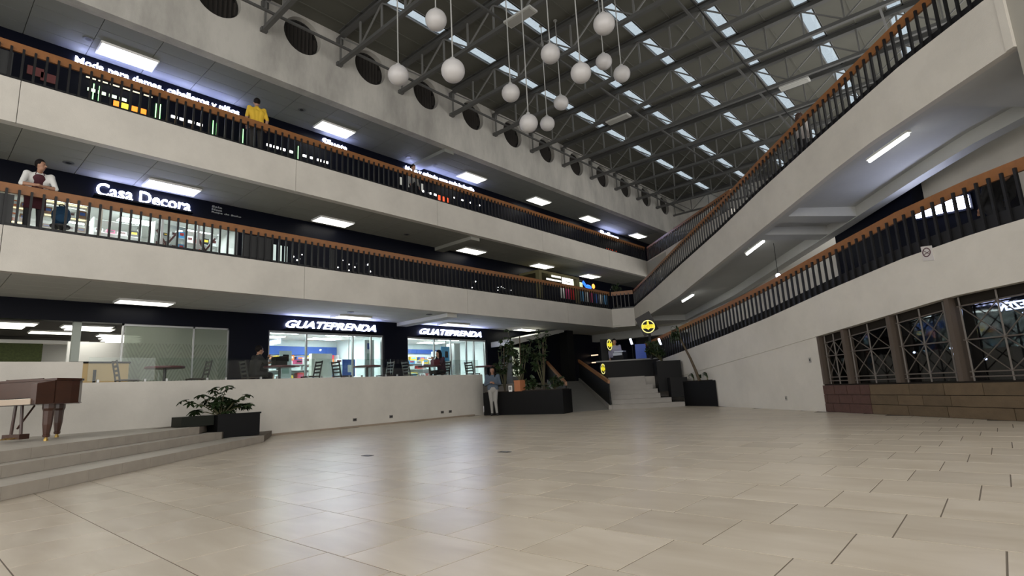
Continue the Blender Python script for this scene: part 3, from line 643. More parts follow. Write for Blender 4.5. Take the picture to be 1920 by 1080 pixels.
for k, (x, y) in enumerate(((-18.2,1.75),(-18.9,1.6),(-20.6,1.0),(-19.9,2.9),(-18.3,3.35),(-18.8,3.5),(-20.2,4.5),(-20.9,4.7),(-21.6,4.9),(-22.3,5.1),(-23.0,5.3))):
    t = thing('office_lamp', 'glowing panel lamp on the dark office ceiling', 'ceiling lamp', (x,y,3.1), group='office ceiling lamps')
    MB().box(-.28,.28,-.55,.55,-.04,0).build('frame', WHITE, t, world=False); MB().box(-.25,.25,-.52,.52,-.05,-.04).build('diffuser', LIGHT, t, world=False)
dk = thing('reception_desk', 'maple reception desk with a dark pull, inside the office', 'desk', (-16.6,3.5,GF))
MB().box(-16.62,-16.55,2.78,3.95,GF,1.98).build('front_panel', YEL, dk); MB().box(-17.0,-16.5,2.75,3.98,1.98,2.02).build('worktop', BLACK, dk); MB().box(-16.54,-16.52,3.22,3.28,1.45,1.82).build('pull', BLACK, dk)
tag(MB().box(-19.1,-19.06,4.55,5.2,2.05,2.45).build('wall_screen', mat('screen grey', (.05,.055,.06), .3)), 'dark flat screen on the office back partition', 'screen')
struct('wall_office_partition', MB().box(-19.2,-19.1,3.1,6.9,GF,2.75), WALLW)
# frosted zig-zag panes
def zig_glass():
    m = glass('zigzag frosted glass', (.75,.80,.74), .07, .05, frost=.62, frostc=(.42,.47,.40)); nt = m.node_tree
    g = nt.nodes.new('ShaderNodeNewGeometry'); s = nt.nodes.new('ShaderNodeSeparateXYZ'); nt.links.new(g.outputs['Position'], s.inputs[0])
    tri = math_node(nt, 'MULTIPLY', math_node(nt, 'PINGPONG', s.outputs[1], .33), 2.1)
    st = math_node(nt, 'FRACT', math_node(nt, 'MULTIPLY', math_node(nt, 'ADD', s.outputs[2], tri), 6))
    on = math_node(nt, 'GREATER_THAN', st, .55)
    lim = math_node(nt, 'LESS_THAN', s.outputs[2], 2.55)
    nt.links.new(math_node(nt, 'MULTIPLY_ADD', math_node(nt, 'MULTIPLY', on, lim), -.28, .78), nt.nodes['frostmix'].inputs[0])
    return m
ZIG = zig_glass()
zw = struct('window_6', MB().box(XS-.1,XS-.05,3.86,6.52,3.0,3.06).box(XS-.1,XS-.05,3.86,6.52,GF,GF+.06), ALU)
for a, b in ((3.92,5.55),(5.6,6.5)): MB().box(XS-.08,XS-.07,a,b,GF+.06,3.0).build('frosted_pane', ZIG, zw)
for y in (3.88,5.575,6.51): MB().box(XS-.1,XS-.05,y-.02,y+.02,GF,3.06).build('mullion', ALU, zw)
# pawn shop
PALE = mat('pale shop wall', (.72,.80,.80), .5); BLUE = mat('shop blue', (.03,.10,.42), .5); SKYB = mat('sky blue', (.10,.42,.75), .5)
struct('wall_pawn_back', MB().box(-21.2,-21.05,7.1,18.6,GF,3.25), PALE)
struct('wall_pawn_side', MB().box(-21.1,XS-.25,7.15,7.25,GF,3.25), PALE); struct('wall_pawn_divide', MB().box(-21.1,XS-.25,12.45,12.6,GF,3.25), PALE); struct('wall_pawn_end', MB().box(-21.1,XS-.25,18.4,18.5,GF,3.25), PALE)
struct('ceiling_pawn', MB().box(-21.1,XS-.25,7.1,18.5,3.2,3.28), WALLW)
struct('floor_pawn', MB().box(-21.1,XS-.25,7.1,18.5,GF,GF+.01), WALLW)
struct('trim_21', MB().box(-21.05,-20.95,9.4,12.4,2.62,2.95), BLUE); struct('trim_22', MB().box(-21.05,-20.95,12.6,18.4,2.75,2.95), BLUE)
for (x, y) in ((-18.4,8.9),(-19.9,8.9),(-18.4,11.2),(-19.9,11.2),(-18.4,14.2),(-19.9,14.2),(-18.4,16.7),(-19.9,16.7)):
    t = thing('shop_lamp', 'bright panel lamp on the white ceiling of the pawn shop', 'ceiling lamp', (x,y,3.2), group='pawn shop lamps')
    MB().box(-.32,.32,-.62,.62,-.03,0).build('frame', WHITE, t, world=False); MB().box(-.3,.3,-.6,.6,-.04,-.03).build('diffuser', mat('shop light', (.9,.9,.9), .5, emit=20, emitc=(.92,.99,.98)), t, world=False)
for n, (y0, y1, mulls) in enumerate(((7.72,12.0,(9.0,10.75,11.5)),(13.12,17.48,(14.5,15.4,16.3,16.75)))):
    wn = struct('window_%d' % (7+n), MB().box(XS-.14,XS-.08,y0,y1,2.98,3.05).box(XS-.14,XS-.08,y0,y1,GF,GF+.08), ALU)
    ys = [y0+.02]+list(mulls)+[y1-.02]
    for y in ys: MB().box(XS-.15,XS-.07,y-.025,y+.025,GF,3.05).build('mullion', ALU, wn)
    for a, b in zip(ys, ys[1:]): MB().box(XS-.112,XS-.106,a+.025,b-.025,GF+.08,2.98).build('pane', GLASS, wn)
cols = [mat('item %d' % i, c, .45) for i, c in enumerate([(.75,.18,.04),(.85,.55,.05),(.12,.03,.03),(.55,.03,.03),(.03,.10,.40),(.02,.02,.025),(.70,.72,.72),(.10,.38,.75),(.30,.14,.06),(.45,.05,.16)])]
CN = ['orange','yellow','maroon','red','navy','black','white','sky blue','brown','crimson']
def box_item(name, x, y, z, dx, dy, dz, ci, where, cat='box', grp=None):
    t = thing(name, '%s %s %s' % (CN[ci], cat, where), cat, (x,y,z), group=grp)
    MB().box(-dx/2,dx/2,-dy/2,dy/2,0,dz).build('body', cols[ci], t, world=False)
    MB().box(dx/2,dx/2+.004,-dy*.35,dy*.35,dz*.45,dz*.8).build('front_label', cols[(ci+6) % 10], t, world=False)
    return t
def shelf_unit(label, x, y0, y1, zs, ztop, depth=.4, m=None):
    u = thing('shelf_unit', label, 'shelf', (x,y0,GF))
    for y in (y0,y1): MB().box(x,x+depth,y-.02,y+.02,zs[0]-.4 if zs[0] > 2 else zs[0],ztop).build('side_panel', m or WALLW, u)
    for z in zs: MB().box(x,x+depth,y0,y1,z-.02,z).build('shelf', m or WALLW, u)
    return u
def fill(where, x, y0, y1, z, n, hmin, hmax, pal, grp):
    dy = (y1-y0)/n
    for i in range(n):
        ci = pal[i % len(pal)]
        box_item('boxed_goods', x+.2, y0+dy*(i+.5), z, .28, dy*random.uniform(.6,.9), random.uniform(hmin,hmax), ci, where, grp=grp)
shelf_unit('long white upper shelf along the back of the first pawn shop room', -21.03, 8.2, 12.3, [1.55,2.0,2.35], 2.6)
fill('on the top shelf of the first pawn shop room', -21.03, 8.3, 12.2, 2.35, 9, .16,.25, [0,1,2,1,0,4,1,0,3], 'goods on the first room top shelf')
fill('on the middle shelf of the first pawn shop room', -21.03, 8.3, 12.2, 2.0, 8, .12,.28, [6,7,6,5,6,6,9,6], 'goods on the first room middle shelf')
shelf_unit('long white upper shelf along the back of the second pawn shop room', -21.03, 12.8, 18.2, [1.55,2.0,2.4], 2.65)
fill('on the top shelf of the second pawn shop room', -21.03, 12.9, 18.1, 2.4, 10, .16,.25, [7,1,8,1,2,6,1,4,6,7], 'goods on the second room top shelf')
fill('on the middle shelf of the second pawn shop room', -21.03, 12.9, 18.1, 2.0, 9, .12,.3, [6,7,7,6,5,6,3,6,7], 'goods on the second room middle shelf')
def cabinet(label, x, y0, y1, h, m, topm=None):
    c = thing('display_cabinet', label, 'cabinet', (x,y0,GF+.01))
    MB().box(x,x+.5,y0,y1,GF+.01,GF+h*.5).build('plinth', m, c); MB().box(x+.01,x+.49,y0+.01,y1-.01,GF+h*.5,GF+h-.03).build('glass_case', GLASS, c); MB().box(x,x+.5,y0,y1,GF+h-.03,GF+h).build('top', topm or WALLW, c)
    n = max(2, int((y1-y0)/.6))
    for i in range(1, n): MB().box(x+.5,x+.505,y0+(y1-y0)*i/n-.01,y0+(y1-y0)*i/n+.01,GF+.05,GF+h-.03).build('divider', ALU, c)
cabinet('white glass-topped counter in the first pawn shop room', -19.2, 8.6, 11.6, 1.05, PALE)
cabinet('white glass-topped counter in the second pawn shop room', -19.0, 13.6, 16.4, 1.05, PALE)
tag(MB().box(-18.5,-18.3,9.85,10.65,GF+.01,2.45).build('safe_door', mat('cream door', (.62,.62,.56), .5)), 'cream metal door panel standing inside the first pawn shop window', 'door panel')
for y, z, lab, x in ((8.55,2.45,'tall pale price column with dark print in the first pawn shop window',-17.6),(11.7,2.9,'tall pale banner at the right of the first pawn shop window',-17.5)):
    t = thing('banner_stand', lab, 'banner', (x,y,GF+.01))
    MB().box(-.02,.02,-.2,.2,.1,z-GF).build('panel', PALE, t, world=False); MB().box(-.1,.1,-.2,.2,0,.03).build('foot', ALU, t, world=False)
    MB().box(.02,.024,-.1,.1,z-GF-.35,z-GF-.12).build('print', BLUE if y > 10 else BLACK, t, world=False); MB().box(.02,.024,-.12,.12,z-GF-.75,z-GF-.5).build('print', mat('print grey', (.35,.5,.45), .5), t, world=False)
for y, z, x, lab in ((11.15,1.95,-18.0,'blue poster board inside the first pawn shop window'),(14.05,2.25,-19.6,'sky-blue sign with dark marks over the second room counter'),(15.65,2.5,-17.7,'sky-blue sign with a dark blob at the second shop window')):
    t = thing('poster', lab, 'poster', (x,y,z-.35))
    MB().box(-.012,.012,-.26,.26,0,.62).build('sheet', BLUE if y < 12 else SKYB, t, world=False)
    MB().box(.012,.016,-.05,.12,.15,.42).build('mark', WALLW if y < 12 else BLACK, t, world=False); MB().box(-.01,.01,-.015,.015,.62,3.2-z+.35).build('hanger', ALU, t, world=False)
for y, dy, h, c, lab in ((15.75,.55,1.55,PALE,'white fridge behind the second pawn shop window'),(16.55,.35,1.9,WALLW,'tall white locker at the right of the second pawn shop window')):
    t = thing('appliance', lab, 'appliance', (-18.2,y,GF+.01)); MB().box(-.25,.25,-dy/2,dy/2,0,h).build('body', c, t, world=False); MB().box(.25,.27,-dy/2+.02,dy/2-.02,.05,h-.05).build('door', WALLW, t, world=False); MB().box(.27,.3,dy/2-.08,dy/2-.05,.6,1.0).build('handle', ALU, t, world=False)
fill('on the low shelf of the first pawn shop room', -21.03, 8.3, 12.2, 1.55, 9, .2,.36, [7,6,0,6,5,3,6,1,4], 'goods on the first room low shelf')
fill('on the low shelf of the second pawn shop room', -21.03, 12.9, 18.1, 1.55, 10, .2,.36, [6,0,6,7,5,6,1,6,3,6], 'goods on the second room low shelf')
fill('on the glass counter of the first pawn shop room', -19.25, 8.7, 11.5, GF+1.05, 7, .1,.3, [5,6,9,6,4,0,6], 'goods on the first room counter')
fill('on the glass counter of the second pawn shop room', -19.05, 13.7, 16.3, GF+1.05, 7, .1,.3, [6,5,7,6,1,6,3], 'goods on the second room counter')
def sign(name, label, txt, y0, y1, zb, cap, x, bold, shear, spill=True, m=SIGNW):
    t = thing(name, label, 'sign', (x,(y0+y1)/2,zb))
    wall_text('letters', txt, y0, y1, zb, x+.05, m, t, cap, bold, shear)
    if spill:  # strip and lip added to throw the letters' blue backlight onto the ceiling
        MB().box(x-.01,x+.17,y0-.05,y1+.05,zb-.05,zb-.04).box(x+.155,x+.17,y0-.05,y1+.05,zb-.04,zb-.005).build('added_spill_lip', NAVY, t)
        MB().box(x+.10,x+.145,y0,y1,zb-.039,zb-.03).build('added_spill_strip', SPILLB, t)
    return t
sign('shop_sign', 'white lit GUATEPRENDA letters over the window nearest the office', 'GUATEPRENDA', 8.22, 11.62, 3.15, .25, XS, .017, .35)
sign('shop_sign', 'white lit GUATEPRENDA letters over the window nearest the planted box', 'GUATEPRENDA', 13.66, 17.1, 3.15, .24, XS, .017, .35)
# ================================================================== second gallery (x = -16.2)
X2 = -16.2
struct('wall_shop_header_second', MB().box(X2-.25, X2, -9, 36, 5.92, Z3B+.03), NAVY)
for i, (a, b) in enumerate(((-9,.9),(6.35,36))):
    struct('wall_second_pier_%d' % (i+1), MB().box(X2-.25, X2, a, b, Z2T-.1, 5.92), NAVY)
struct('wall_decor_back', MB().box(-20.3,-20.2,.4,7.0,Z2T-.1,6.4), WALLW); struct('wall_decor_side', MB().box(-20.2,X2-.25,6.8,6.9,Z2T-.1,6.4), WALLW); struct('wall_decor_near', MB().box(-20.2,X2-.25,.4,.5,Z2T-.1,6.4), WALLW)
struct('ceiling_decor', MB().box(-20.2,X2-.25,.4,6.9,6.3,6.4), WALLW)
for (x, y) in ((-17.0,2.45),(-17.9,2.6),(-17.3,4.05),(-18.4,4.3),(-17.2,5.6),(-18.6,5.9),(-19.4,3.0)):
    t = thing('shop_lamp', 'bright panel lamp on the ceiling of the decor shop', 'ceiling lamp', (x,y,6.3), group='decor shop lamps')
    MB().box(-.25,.25,-.45,.45,-.03,0).build('frame', WHITE, t, world=False); MB().box(-.23,.23,-.43,.43,-.04,-.03).build('diffuser', MATS['shop light'], t, world=False)
wd = struct('window_9', MB().box(X2-.14,X2-.08,.92,6.35,5.86,5.92), ALU)
for y in (.94,2.35,3.05,4.4,5.3,6.33): MB().box(X2-.15,X2-.07,y-.03,y+.03,Z2T-.1,5.92).build('mullion', ALU if y != 3.05 else mat('cream post', (.6,.58,.5), .5), wd)
for a, b in ((.97,2.32),(2.38,3.02),(3.08,4.37),(4.43,5.27),(5.33,6.3)): MB().box(X2-.112,X2-.106,a,b,Z2T-.05,5.86).build('pane', GLASS, wd)
WARM = mat('warm shelf light', (.9,.7,.4), .5, emit=2.2, emitc=(1,.72,.35))
for k, (y0, y1, x, pal, nm) in enumerate(((1.0,1.75,-17.0,[8,1,0],'warm-lit shelf rack at the left of the decor shop'),(2.0,2.9,-17.2,[8,1,6],'warm-lit shelf rack left of the cream post in the decor shop'),(3.2,4.3,-18.2,[6,9,6,5],'white shelf rack behind the middle decor shop pane'),(4.5,5.3,-17.6,[6,5,6,7],'white shelf rack behind the right decor shop pane'),(5.4,6.3,-17.9,[6,3,5,6],'white shelf rack at the right end of the decor shop'))):
    u = thing('shelf_rack', nm, 'shelf', (x,y0,Z2T-.1))
    for y in (y0,y1): MB().box(x,x+.35,y-.015,y+.015,Z2T-.1,6.05).build('upright', WALLW, u)
    for z in (4.95,5.3,5.65,6.0): MB().box(x,x+.35,y0,y1,z-.015,z).build('shelf', WALLW, u)
    if k < 2:
        for z in (4.95,5.3,5.65): MB().box(x+.3,x+.33,y0+.05,y1-.05,z+.31,z+.33).build('shelf_light', WARM, u)
    for z in (5.3,5.65):
        n = 4; dy = (y1-y0)/n
        for i in range(n): box_item('ornament_box', x+.17, y0+dy*(i+.5), z, .2, dy*.7, random.uniform(.1,.24), pal[i % len(pal)], 'on the '+nm.replace('shelf rack','rack'), grp='goods on the '+nm.split(' ')[0]+' rack %d' % k)
for y, lab in ((4.65,'wine-red forked wooden easel behind the decor shop pane'),(5.65,'wine-red forked wooden easel at the decor shop end')):
    t = thing('easel', lab, 'easel', (-16.75,y,Z2T-.1)); RW = mat('wine wood', (.13,.02,.025), .5)
    MB().bar((0,0,0),(0,0,.95),.05,.05).build('stem', RW, t, world=False); MB().bar((0,0,.9),(0,.25,1.3),.05,.05).build('arm', RW, t, world=False); MB().bar((0,0,.9),(0,-.25,1.3),.05,.05).build('arm', RW, t, world=False)
sign('shop_sign', 'white lit Casa Decora letters on the dark header of the second gallery', 'Casa Decora', 2.88, 5.02, 6.13, .33, X2, .011, 0)
for i, tx in enumerate(('Sala', 'Mesa', 'Ropa de Baño')):
    t = thing('small_print', ('tiny grey top line of print beside the Casa Decora sign','tiny grey middle line of print beside the Casa Decora sign','tiny grey bottom line of print beside the Casa Decora sign')[i], 'lettering', (X2,5.6,6.4-.085*i))
    wall_text('letters', tx, 5.58, 5.58+.09*len(tx)*.75, 6.41-.085*i, X2+.02, mat('print light', (.35,.36,.37), .5), t, .055, .004)
# dim shops further along the second gallery: glazing, small lamps, lit stripe
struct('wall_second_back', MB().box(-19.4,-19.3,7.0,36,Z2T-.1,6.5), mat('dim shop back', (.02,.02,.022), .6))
for i, y in enumerate((7.25,7.42,7.6,7.78)):
    t = thing('upright_light', 'pale upright lit strip in the shop beside the decor shop', 'lamp', (X2+.03,y,Z2T), group='pale lit strips')
    MB().box(-.01,.01,-.045,.045,.3,1.15).build('tube', mat('pale strip', (.5,.6,.58), .4, emit=.45, emitc=(.75,.9,.85)), t, world=False); MB().box(-.02,.01,-.05,.05,.26,.3).build('holder', ALU, t, world=False)
SPK = mat('sparkle lamp', (.9,.9,.9), .5, emit=5, emitc=(1,.98,.95))
for k in range(26):
    y = random.choice([random.uniform(8.0,8.4), random.uniform(9.3,10.9), random.uniform(14.3,16.2), random.uniform(16.3,19)]); z = random.uniform(5.05,5.45)
    t = thing('spot_lamp', 'tiny bright spot lamp in the dark shops along the second gallery', 'spot lamp', (X2+.04,y,z), group='second gallery spot lamps')
    MB().sphere((0,0,0), random.uniform(.012,.03), n=8, m=6).build('bulb', SPK, t, world=False); MB().tube((-.04,0,0),(0,0,0),.012,n=6).build('socket', BLACK, t, world=False)
# booth with hanging lit signs near the far end
bt = thing('booth_canopy', 'olive-lit booth canopy with a beam and post on the second gallery', 'canopy', (-15.4,19.4,Z2T-.1)); OLIV = mat('olive frame', (.16,.145,.07), .6)
MB().box(-16.2,-15.0,19.0,22.2,6.0,6.12).build('beam', OLIV, bt); MB().box(-15.2,-15.0,22.0,22.2,Z2T-.1,6.0).build('post', OLIV, bt); MB().box(-15.2,-15.0,19.0,19.2,Z2T-.1,6.0).build('post', OLIV, bt)
for y0, y1, z0, z1, lab, m in ((20.7,21.6,5.6,5.95,'white lit hanging board with faint print in the olive booth','lit'),(19.9,20.6,5.88,5.96,'upper white lit bar of writing in the olive booth','lit'),(19.5,20.6,5.7,5.77,'lower white lit bar of writing in the olive booth','lit')):
    t = thing('hanging_sign', lab, 'sign', (-14.95,y0,z0)); MB().box(-.03,.0,0,y1-y0,0,z1-z0).build('panel', mat('lit board', (.8,.8,.75), .5, emit=1.6, emitc=(1,1,.92)), t, world=False)
    for yy in (.1,y1-y0-.1): MB().tube((-.015,yy,z1-z0),(-.015,yy,max(6.0-z0,z1-z0+.01)),.006,n=5).build('cord', BLACK, t, world=False)
    if y1-y0 > .85 and z1-z0 > .3: MB().box(.0,.004,.25,.7,.14,.17).build('print', mat('faint print', (.45,.45,.42), .5), t, world=False)
bs = thing('bird_sign', 'blue and orange lit bird-shaped sign on the second gallery', 'sign', (-15.6,24.0,5.75))
MB().sphere((-15.6,23.9,5.9), .05,.28,.14).build('body', mat('lit blue', (.02,.12,.7), .5, emit=1.6, emitc=(.02,.15,1)), bs, True); MB().sphere((-15.58,24.35,6.0), .05,.13,.13).build('head', mat('lit orange', (.8,.3,.05), .5, emit=1.8, emitc=(1,.35,.06)), bs, True); MB().bar((-15.6,23.65,5.95),(-15.6,23.4,6.15),.04,.14).build('tail', MATS['lit blue'], bs); MB().tube((-15.6,24,6.0),(-15.6,24,Z3B),.008,n=6).build('hanger', BLACK, bs)
struct('wall_second_far', MB().box(-13.6,-10.2,28.2,28.35,Z2T-.1,Z3B), mat('violet lit wall', (.55,.55,.62), .6))
gl = thing('glass_tank', 'pale green glowing rounded panel on the second gallery wall', 'lamp', (X2,22.6,5.9)); MB().box(X2+.002,X2+.04,22.5,24.2,6.02,6.28).build('panel', mat('green glow', (.3,.35,.2), .5, emit=.5, emitc=(.7,.85,.5)), gl); MB().box(X2+.002,X2+.05,22.45,24.25,5.98,6.02).build('tray', ALU, gl)
for k in range(10):
    y = 21.0+k*.42; ci = [6,9,3,5,7,6,9,4,6,7][k]
    t = thing('garment', '%s garment on a rail at the far end of the second gallery' % CN[ci], 'garment', (-15.2,y,5.0), group='garments at the far end' if ci in (6,9,7) else None)
    MB().prism([(-.03,-.13),(.03,-.13),(.03,.13),(-.03,.13)], 0, .5).build('cloth', cols[ci], t, world=False); MB().tube((0,0,.5),(0,0,.62),.006,n=5).build('hook', ALU, t, world=False)
tag(MB().tube((-15.2,20.8,5.62),(-15.2,25.2,5.62),.015,n=8).build('clothes_rail', ALU), 'thin metal clothes rail at the far end of the second gallery', 'rail')
# ================================================================== third gallery (x = -16.1)
X3 = -16.1
struct('wall_shop_header_third', MB().box(X3-.25, X3, -9, 36, 9.05, ZUB+.03), NAVY)
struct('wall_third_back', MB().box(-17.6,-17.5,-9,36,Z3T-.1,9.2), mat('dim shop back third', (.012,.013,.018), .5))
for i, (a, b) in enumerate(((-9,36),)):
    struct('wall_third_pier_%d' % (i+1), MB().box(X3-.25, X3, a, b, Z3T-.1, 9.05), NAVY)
sign('shop_sign', 'long white lit clothing sign on the third gallery header', 'Moda para damas, caballeros y niños', 2.2, 6.15, 9.34, .25, X3, .010, 0)
sign('shop_sign', 'short white lit sign on the third gallery beyond the yellow shirt', 'Silueta', 8.9, 9.85, 9.36, .24, X3, .012, 0)
sign('shop_sign', 'white lit sign above the red displays on the third gallery', 'Moda y calzado para toda la familia', 12.4, 16.1, 9.38, .2, X3, .010, 0)
sign('shop_sign', 'small white lit sign at the far end of the third gallery', 'Belleza', 26.3, 28.3, 9.3, .3, X3, .012, 0)
NEON = mat('green neon', (.3,.9,.3), .5, emit=2.4, emitc=(.35,1,.35))
for y, z1 in ((2.62,9.0),(2.74,8.98),(4.0,8.98),(4.1,9.0),(5.45,9.0),(5.55,8.95),(6.3,9.02),(8.05,9.02)):
    t = thing('neon_tube', 'upright green neon tube in the third gallery shopfront', 'neon lamp', (X3+.04,y,8.2), group='green neon tubes')
    MB().tube((0,0,.1),(0,0,z1-8.2),.012,n=8).build('tube', NEON, t, world=False); MB().box(-.03,.01,-.03,.03,.05,.1).build('base', BLACK, t, world=False); MB().box(-.03,.01,-.02,.02,z1-8.2,z1-8.17).build('cap', BLACK, t, world=False)
PLATE = mat('pale lit shelf', (.6,.7,.55), .5, emit=1.0, emitc=(.8,1,.75)); ORL = mat('orange lit panel', (.9,.25,.03), .5, emit=1.3, emitc=(1,.25,.02)); YLL = mat('yellow lit panel', (.9,.75,.05), .5, emit=1.2, emitc=(1,.8,.05)); RDL = mat('red lit panel', (.8,.08,.03), .5, emit=1.0, emitc=(1,.1,.03))
def lit(name, lab, grp, y, z0, dy, z1, m):
    t = thing(name, lab, 'display', (X3+.04,y,z0), group=grp); MB().box(-.02,.0,-dy/2,dy/2,0,z1-z0).build('panel', m, t, world=False); MB().box(-.04,-.02,-dy/2-.01,dy/2+.01,-.01,z1-z0+.01).build('tray', BLACK, t, world=False)
for y in (2.58,2.8,3.03,3.25): lit('light_box', 'pale green lit plate low in the third gallery shopfront', 'pale lit plates', y, 8.78, .16, 8.86, PLATE)
lit('light_box', 'yellow and green glowing panel among the orange ones', None, 3.3, 8.46, .15, 8.72, YLL)
for y in (3.12,3.52,3.72): lit('light_box', 'orange glowing panel in the third gallery shopfront', 'orange panels', y, 8.46, .13, 8.72, ORL)
for y in (4.45,4.66,4.88,5.1,7.1,7.32,7.55,7.8,8.3,8.55,8.8,9.05,13.3,13.6,13.9): lit('light_box', 'small white oval light in the dark third gallery shopfronts', 'white oval lights', y, 8.72, .15, 8.79, SPK)
for y in (2.55,2.8,3.05,3.3,3.55,3.8): lit('light_box', 'slim cream lit slat under the clothing sign', 'cream slats', y, 9.12, .2, 9.15, mat('cream slat', (.6,.55,.4), .5, emit=.8, emitc=(1,.9,.65)))
for y in (14.1,14.35,14.6): lit('light_box', 'red glowing panel under the far clothing sign', 'red panels', y, 8.5, .12, 8.78, RDL)
for y in (12.2,12.6,13.2): lit('light_box', 'pale upright lit slat under the far clothing sign', 'pale upright slats', y, 8.75, .12, 9.05, mat('dull slat', (.4,.4,.36), .5, emit=.25, emitc=(1,1,.9)))
for y in (14.9,15.4,15.9,16.4): lit('light_box', 'tiny cream light past the red panels', 'tiny cream lights', y, 8.85, .1, 8.9, SPK)
for y, z in ((1.5,8.75),(1.75,8.68)): lit('light_box', 'dull dark red cloth square at the left of the third gallery shopfront', 'dark red squares', y, z, .3, z+.22, cols[2])
for y in (27.0,27.4,27.9): lit('light_box', 'pink-red display at the far end of the third gallery', 'pink-red displays', y, 8.3, .3, 8.6, RDL)
# shop light behind the lower ramp rail
t = thing('shop_sign', 'bright white lit sign seen through the lower ramp balusters', 'sign', tuple(W(1.0,2.85,4.2)))
MB().sweep([[W(s,2.82,z), W(s,2.86,z), W(s,2.86,z+.28), W(s,2.82,z+.28)] for s, z in ((.35,4.35),(1.65,4.18))]).build('panel', SIGNW, t); MB().sweep([[W(s,2.86,z-.05), W(s,2.89,z-.05), W(s,2.89,z+.33), W(s,2.86,z+.33)] for s, z in ((.3,4.36),(1.7,4.17))]).build('backing', NAVY, t)
struct('wall_ramp_shopfront', MB().prism([tuple(W(.25,2.9)[:2]), tuple(W(2.4,2.9)[:2]), tuple(W(2.4,3.24)[:2]), tuple(W(.25,3.24)[:2])], 1.5, 4.75), NAVY)
t = thing('bulb', 'round white lamp shining above the lower ramp rail', 'lamp', tuple(W(-2.75,1.2,3.5))); MB().sphere(W(-2.75,1.2,3.66), .065).build('globe', SIGNW, t, True); MB().tube(W(-2.75,1.2,3.72), W(-2.75,1.2,4.62), .008, n=6).build('stem', BLACK, t)
# ================================================================== café furniture on the ground gallery
CHM = mat('chair steel', (.025,.024,.024), .4); MAR = mat('maroon top', (.10,.018,.022), .35); SEATM = mat('chair seat', (.03,.016,.014), .5)
def make_chair(label, loc, rz, group):
    t = thing('cafe_chair', label, 'chair', loc, rz, group)
    MB().box(-.2,.2,-.2,.2,.43,.46).build('seat', SEATM, t, world=False)
    for sx in (-1,1):
        MB().bar((sx*.18,.18,0),(sx*.18,.18,.43),.03,.03).build('leg', CHM, t, world=False); MB().bar((sx*.18,-.2,0),(sx*.18,-.18,.43),.03,.03).build('leg', CHM, t, world=False)
        MB().bar((sx*.18,-.18,.43),(sx*.18,-.27,.9),.03,.03).build('back_post', CHM, t, world=False)
    for z in (.56,.66,.76,.86): MB().bar((-.18,-.18-.09*(z-.43)/.47,z),(.18,-.18-.09*(z-.43)/.47,z),.02,.05).build('back_slat', CHM, t, world=False)
    return t
c0 = make_chair('black ladder-back chair facing the round table before the frosted panes, office side', (-15.15,3.6,GF), 0, None)
def chair(label, loc, rz, group=None):
    c = copy_tree(c0); c.location = loc; c.rotation_euler = (0,0,rz); c['label'] = label
    if group: c['group'] = group
chair('black ladder-back chair facing the round table before the frosted panes, shop side', (-15.15,5.08,GF), math.pi)
chair('black ladder-back chair under the left half of the first GUATEPRENDA sign', (-15.1,8.1,GF), math.pi)
chair('black ladder-back chair under the right half of the first GUATEPRENDA sign', (-15.2,9.2,GF), .1)
chair('black ladder-back chair before the dark pier between the pawn shop windows', (-15.2,10.75,GF), math.pi)
chair('black ladder-back chair opposite the seated woman', (-15.2,11.85,GF), 0)
chair('black ladder-back chair near the right end of the second pawn shop window', (-15.25,14.85,GF), .1)
chair('black ladder-back chair behind the standing woman near the planted box', (-15.4,16.5,GF), math.pi)
def table(label, loc):
    t = thing('cafe_table', label, 'table', loc)
    MB().lathe([(.41,.70),(.42,.71),(.42,.745),(.41,.75)], 28).build('top', MAR, t, world=False); MB().tube((0,0,.04),(0,0,.70),.035,n=12).build('column', CHM, t, world=False); MB().lathe([(.24,0),(.24,.02),(.06,.05)], 20).build('foot', CHM, t, world=False)
table('round maroon table before the frosted zig-zag panes', (-15.05,4.33,GF)); table('round maroon table at the left edge of the first pawn shop window', (-14.95,7.1,GF)); table('round maroon table under the end of the first GUATEPRENDA sign', (-15.0,9.95,GF)); table('round maroon table beside the seated woman', (-15.0,12.5,GF)); table('round maroon table right of the second pawn shop window', (-15.35,15.65,GF))
hb = thing('handbag', 'dark red handbag on the table beside the seated woman', 'bag', (-14.95,12.72,GF+.75)); MB().prism([(-.08,-.14),(.08,-.14),(.08,.14),(-.08,.14)], 0, .2).build('body', mat('wine leather', (.12,.02,.03), .5), hb, world=False); MB().path([Vector((0,.1*math.cos(t),.2+.1*math.sin(t))) for t in [math.pi*i/6 for i in range(7)]], .012, 6).build('handle', BLACK, hb, world=False)
mc = thing('menu_box', 'dark open box on the table at the first pawn shop window', 'box', (-15.0,7.15,GF+.75)); MB().box(-.15,.15,-.2,.12,0,.24).build('body', BLACK, mc, world=False); MB().bar((0,-.2,.24),(0,.16,.28),.3,.02).build('lid', BLACK, mc, world=False)
st_ = thing('stool', 'low dark stool behind the second gallery rail beside the leaning person', 'stool', (XF-.75,2.05,Z2T-.1))
MB().lathe([(.17,.40),(.18,.42),(.18,.44),(.17,.45)], 16).build('seat', CHM, st_, world=False)
for a in range(3): MB().bar((.06*math.cos(a*2.1),.06*math.sin(a*2.1),.40),(.16*math.cos(a*2.1),.16*math.sin(a*2.1),0),.03,.03).build('leg', CHM, st_, world=False)
bp_ = thing('backpack', 'blue backpack on a low stool beside the leaning person', 'bag', (XF-.75,2.05,Z2T+.35)); BPM = mat('blue cloth', (.012,.06,.13), .8)
MB().sphere((0,0,.22), .13,.17,.22, 14, 10).build('body', BPM, bp_, True, world=False); MB().sphere((.11,0,.14), .05,.12,.11, 12, 8).build('pocket', BPM, bp_, True, world=False)
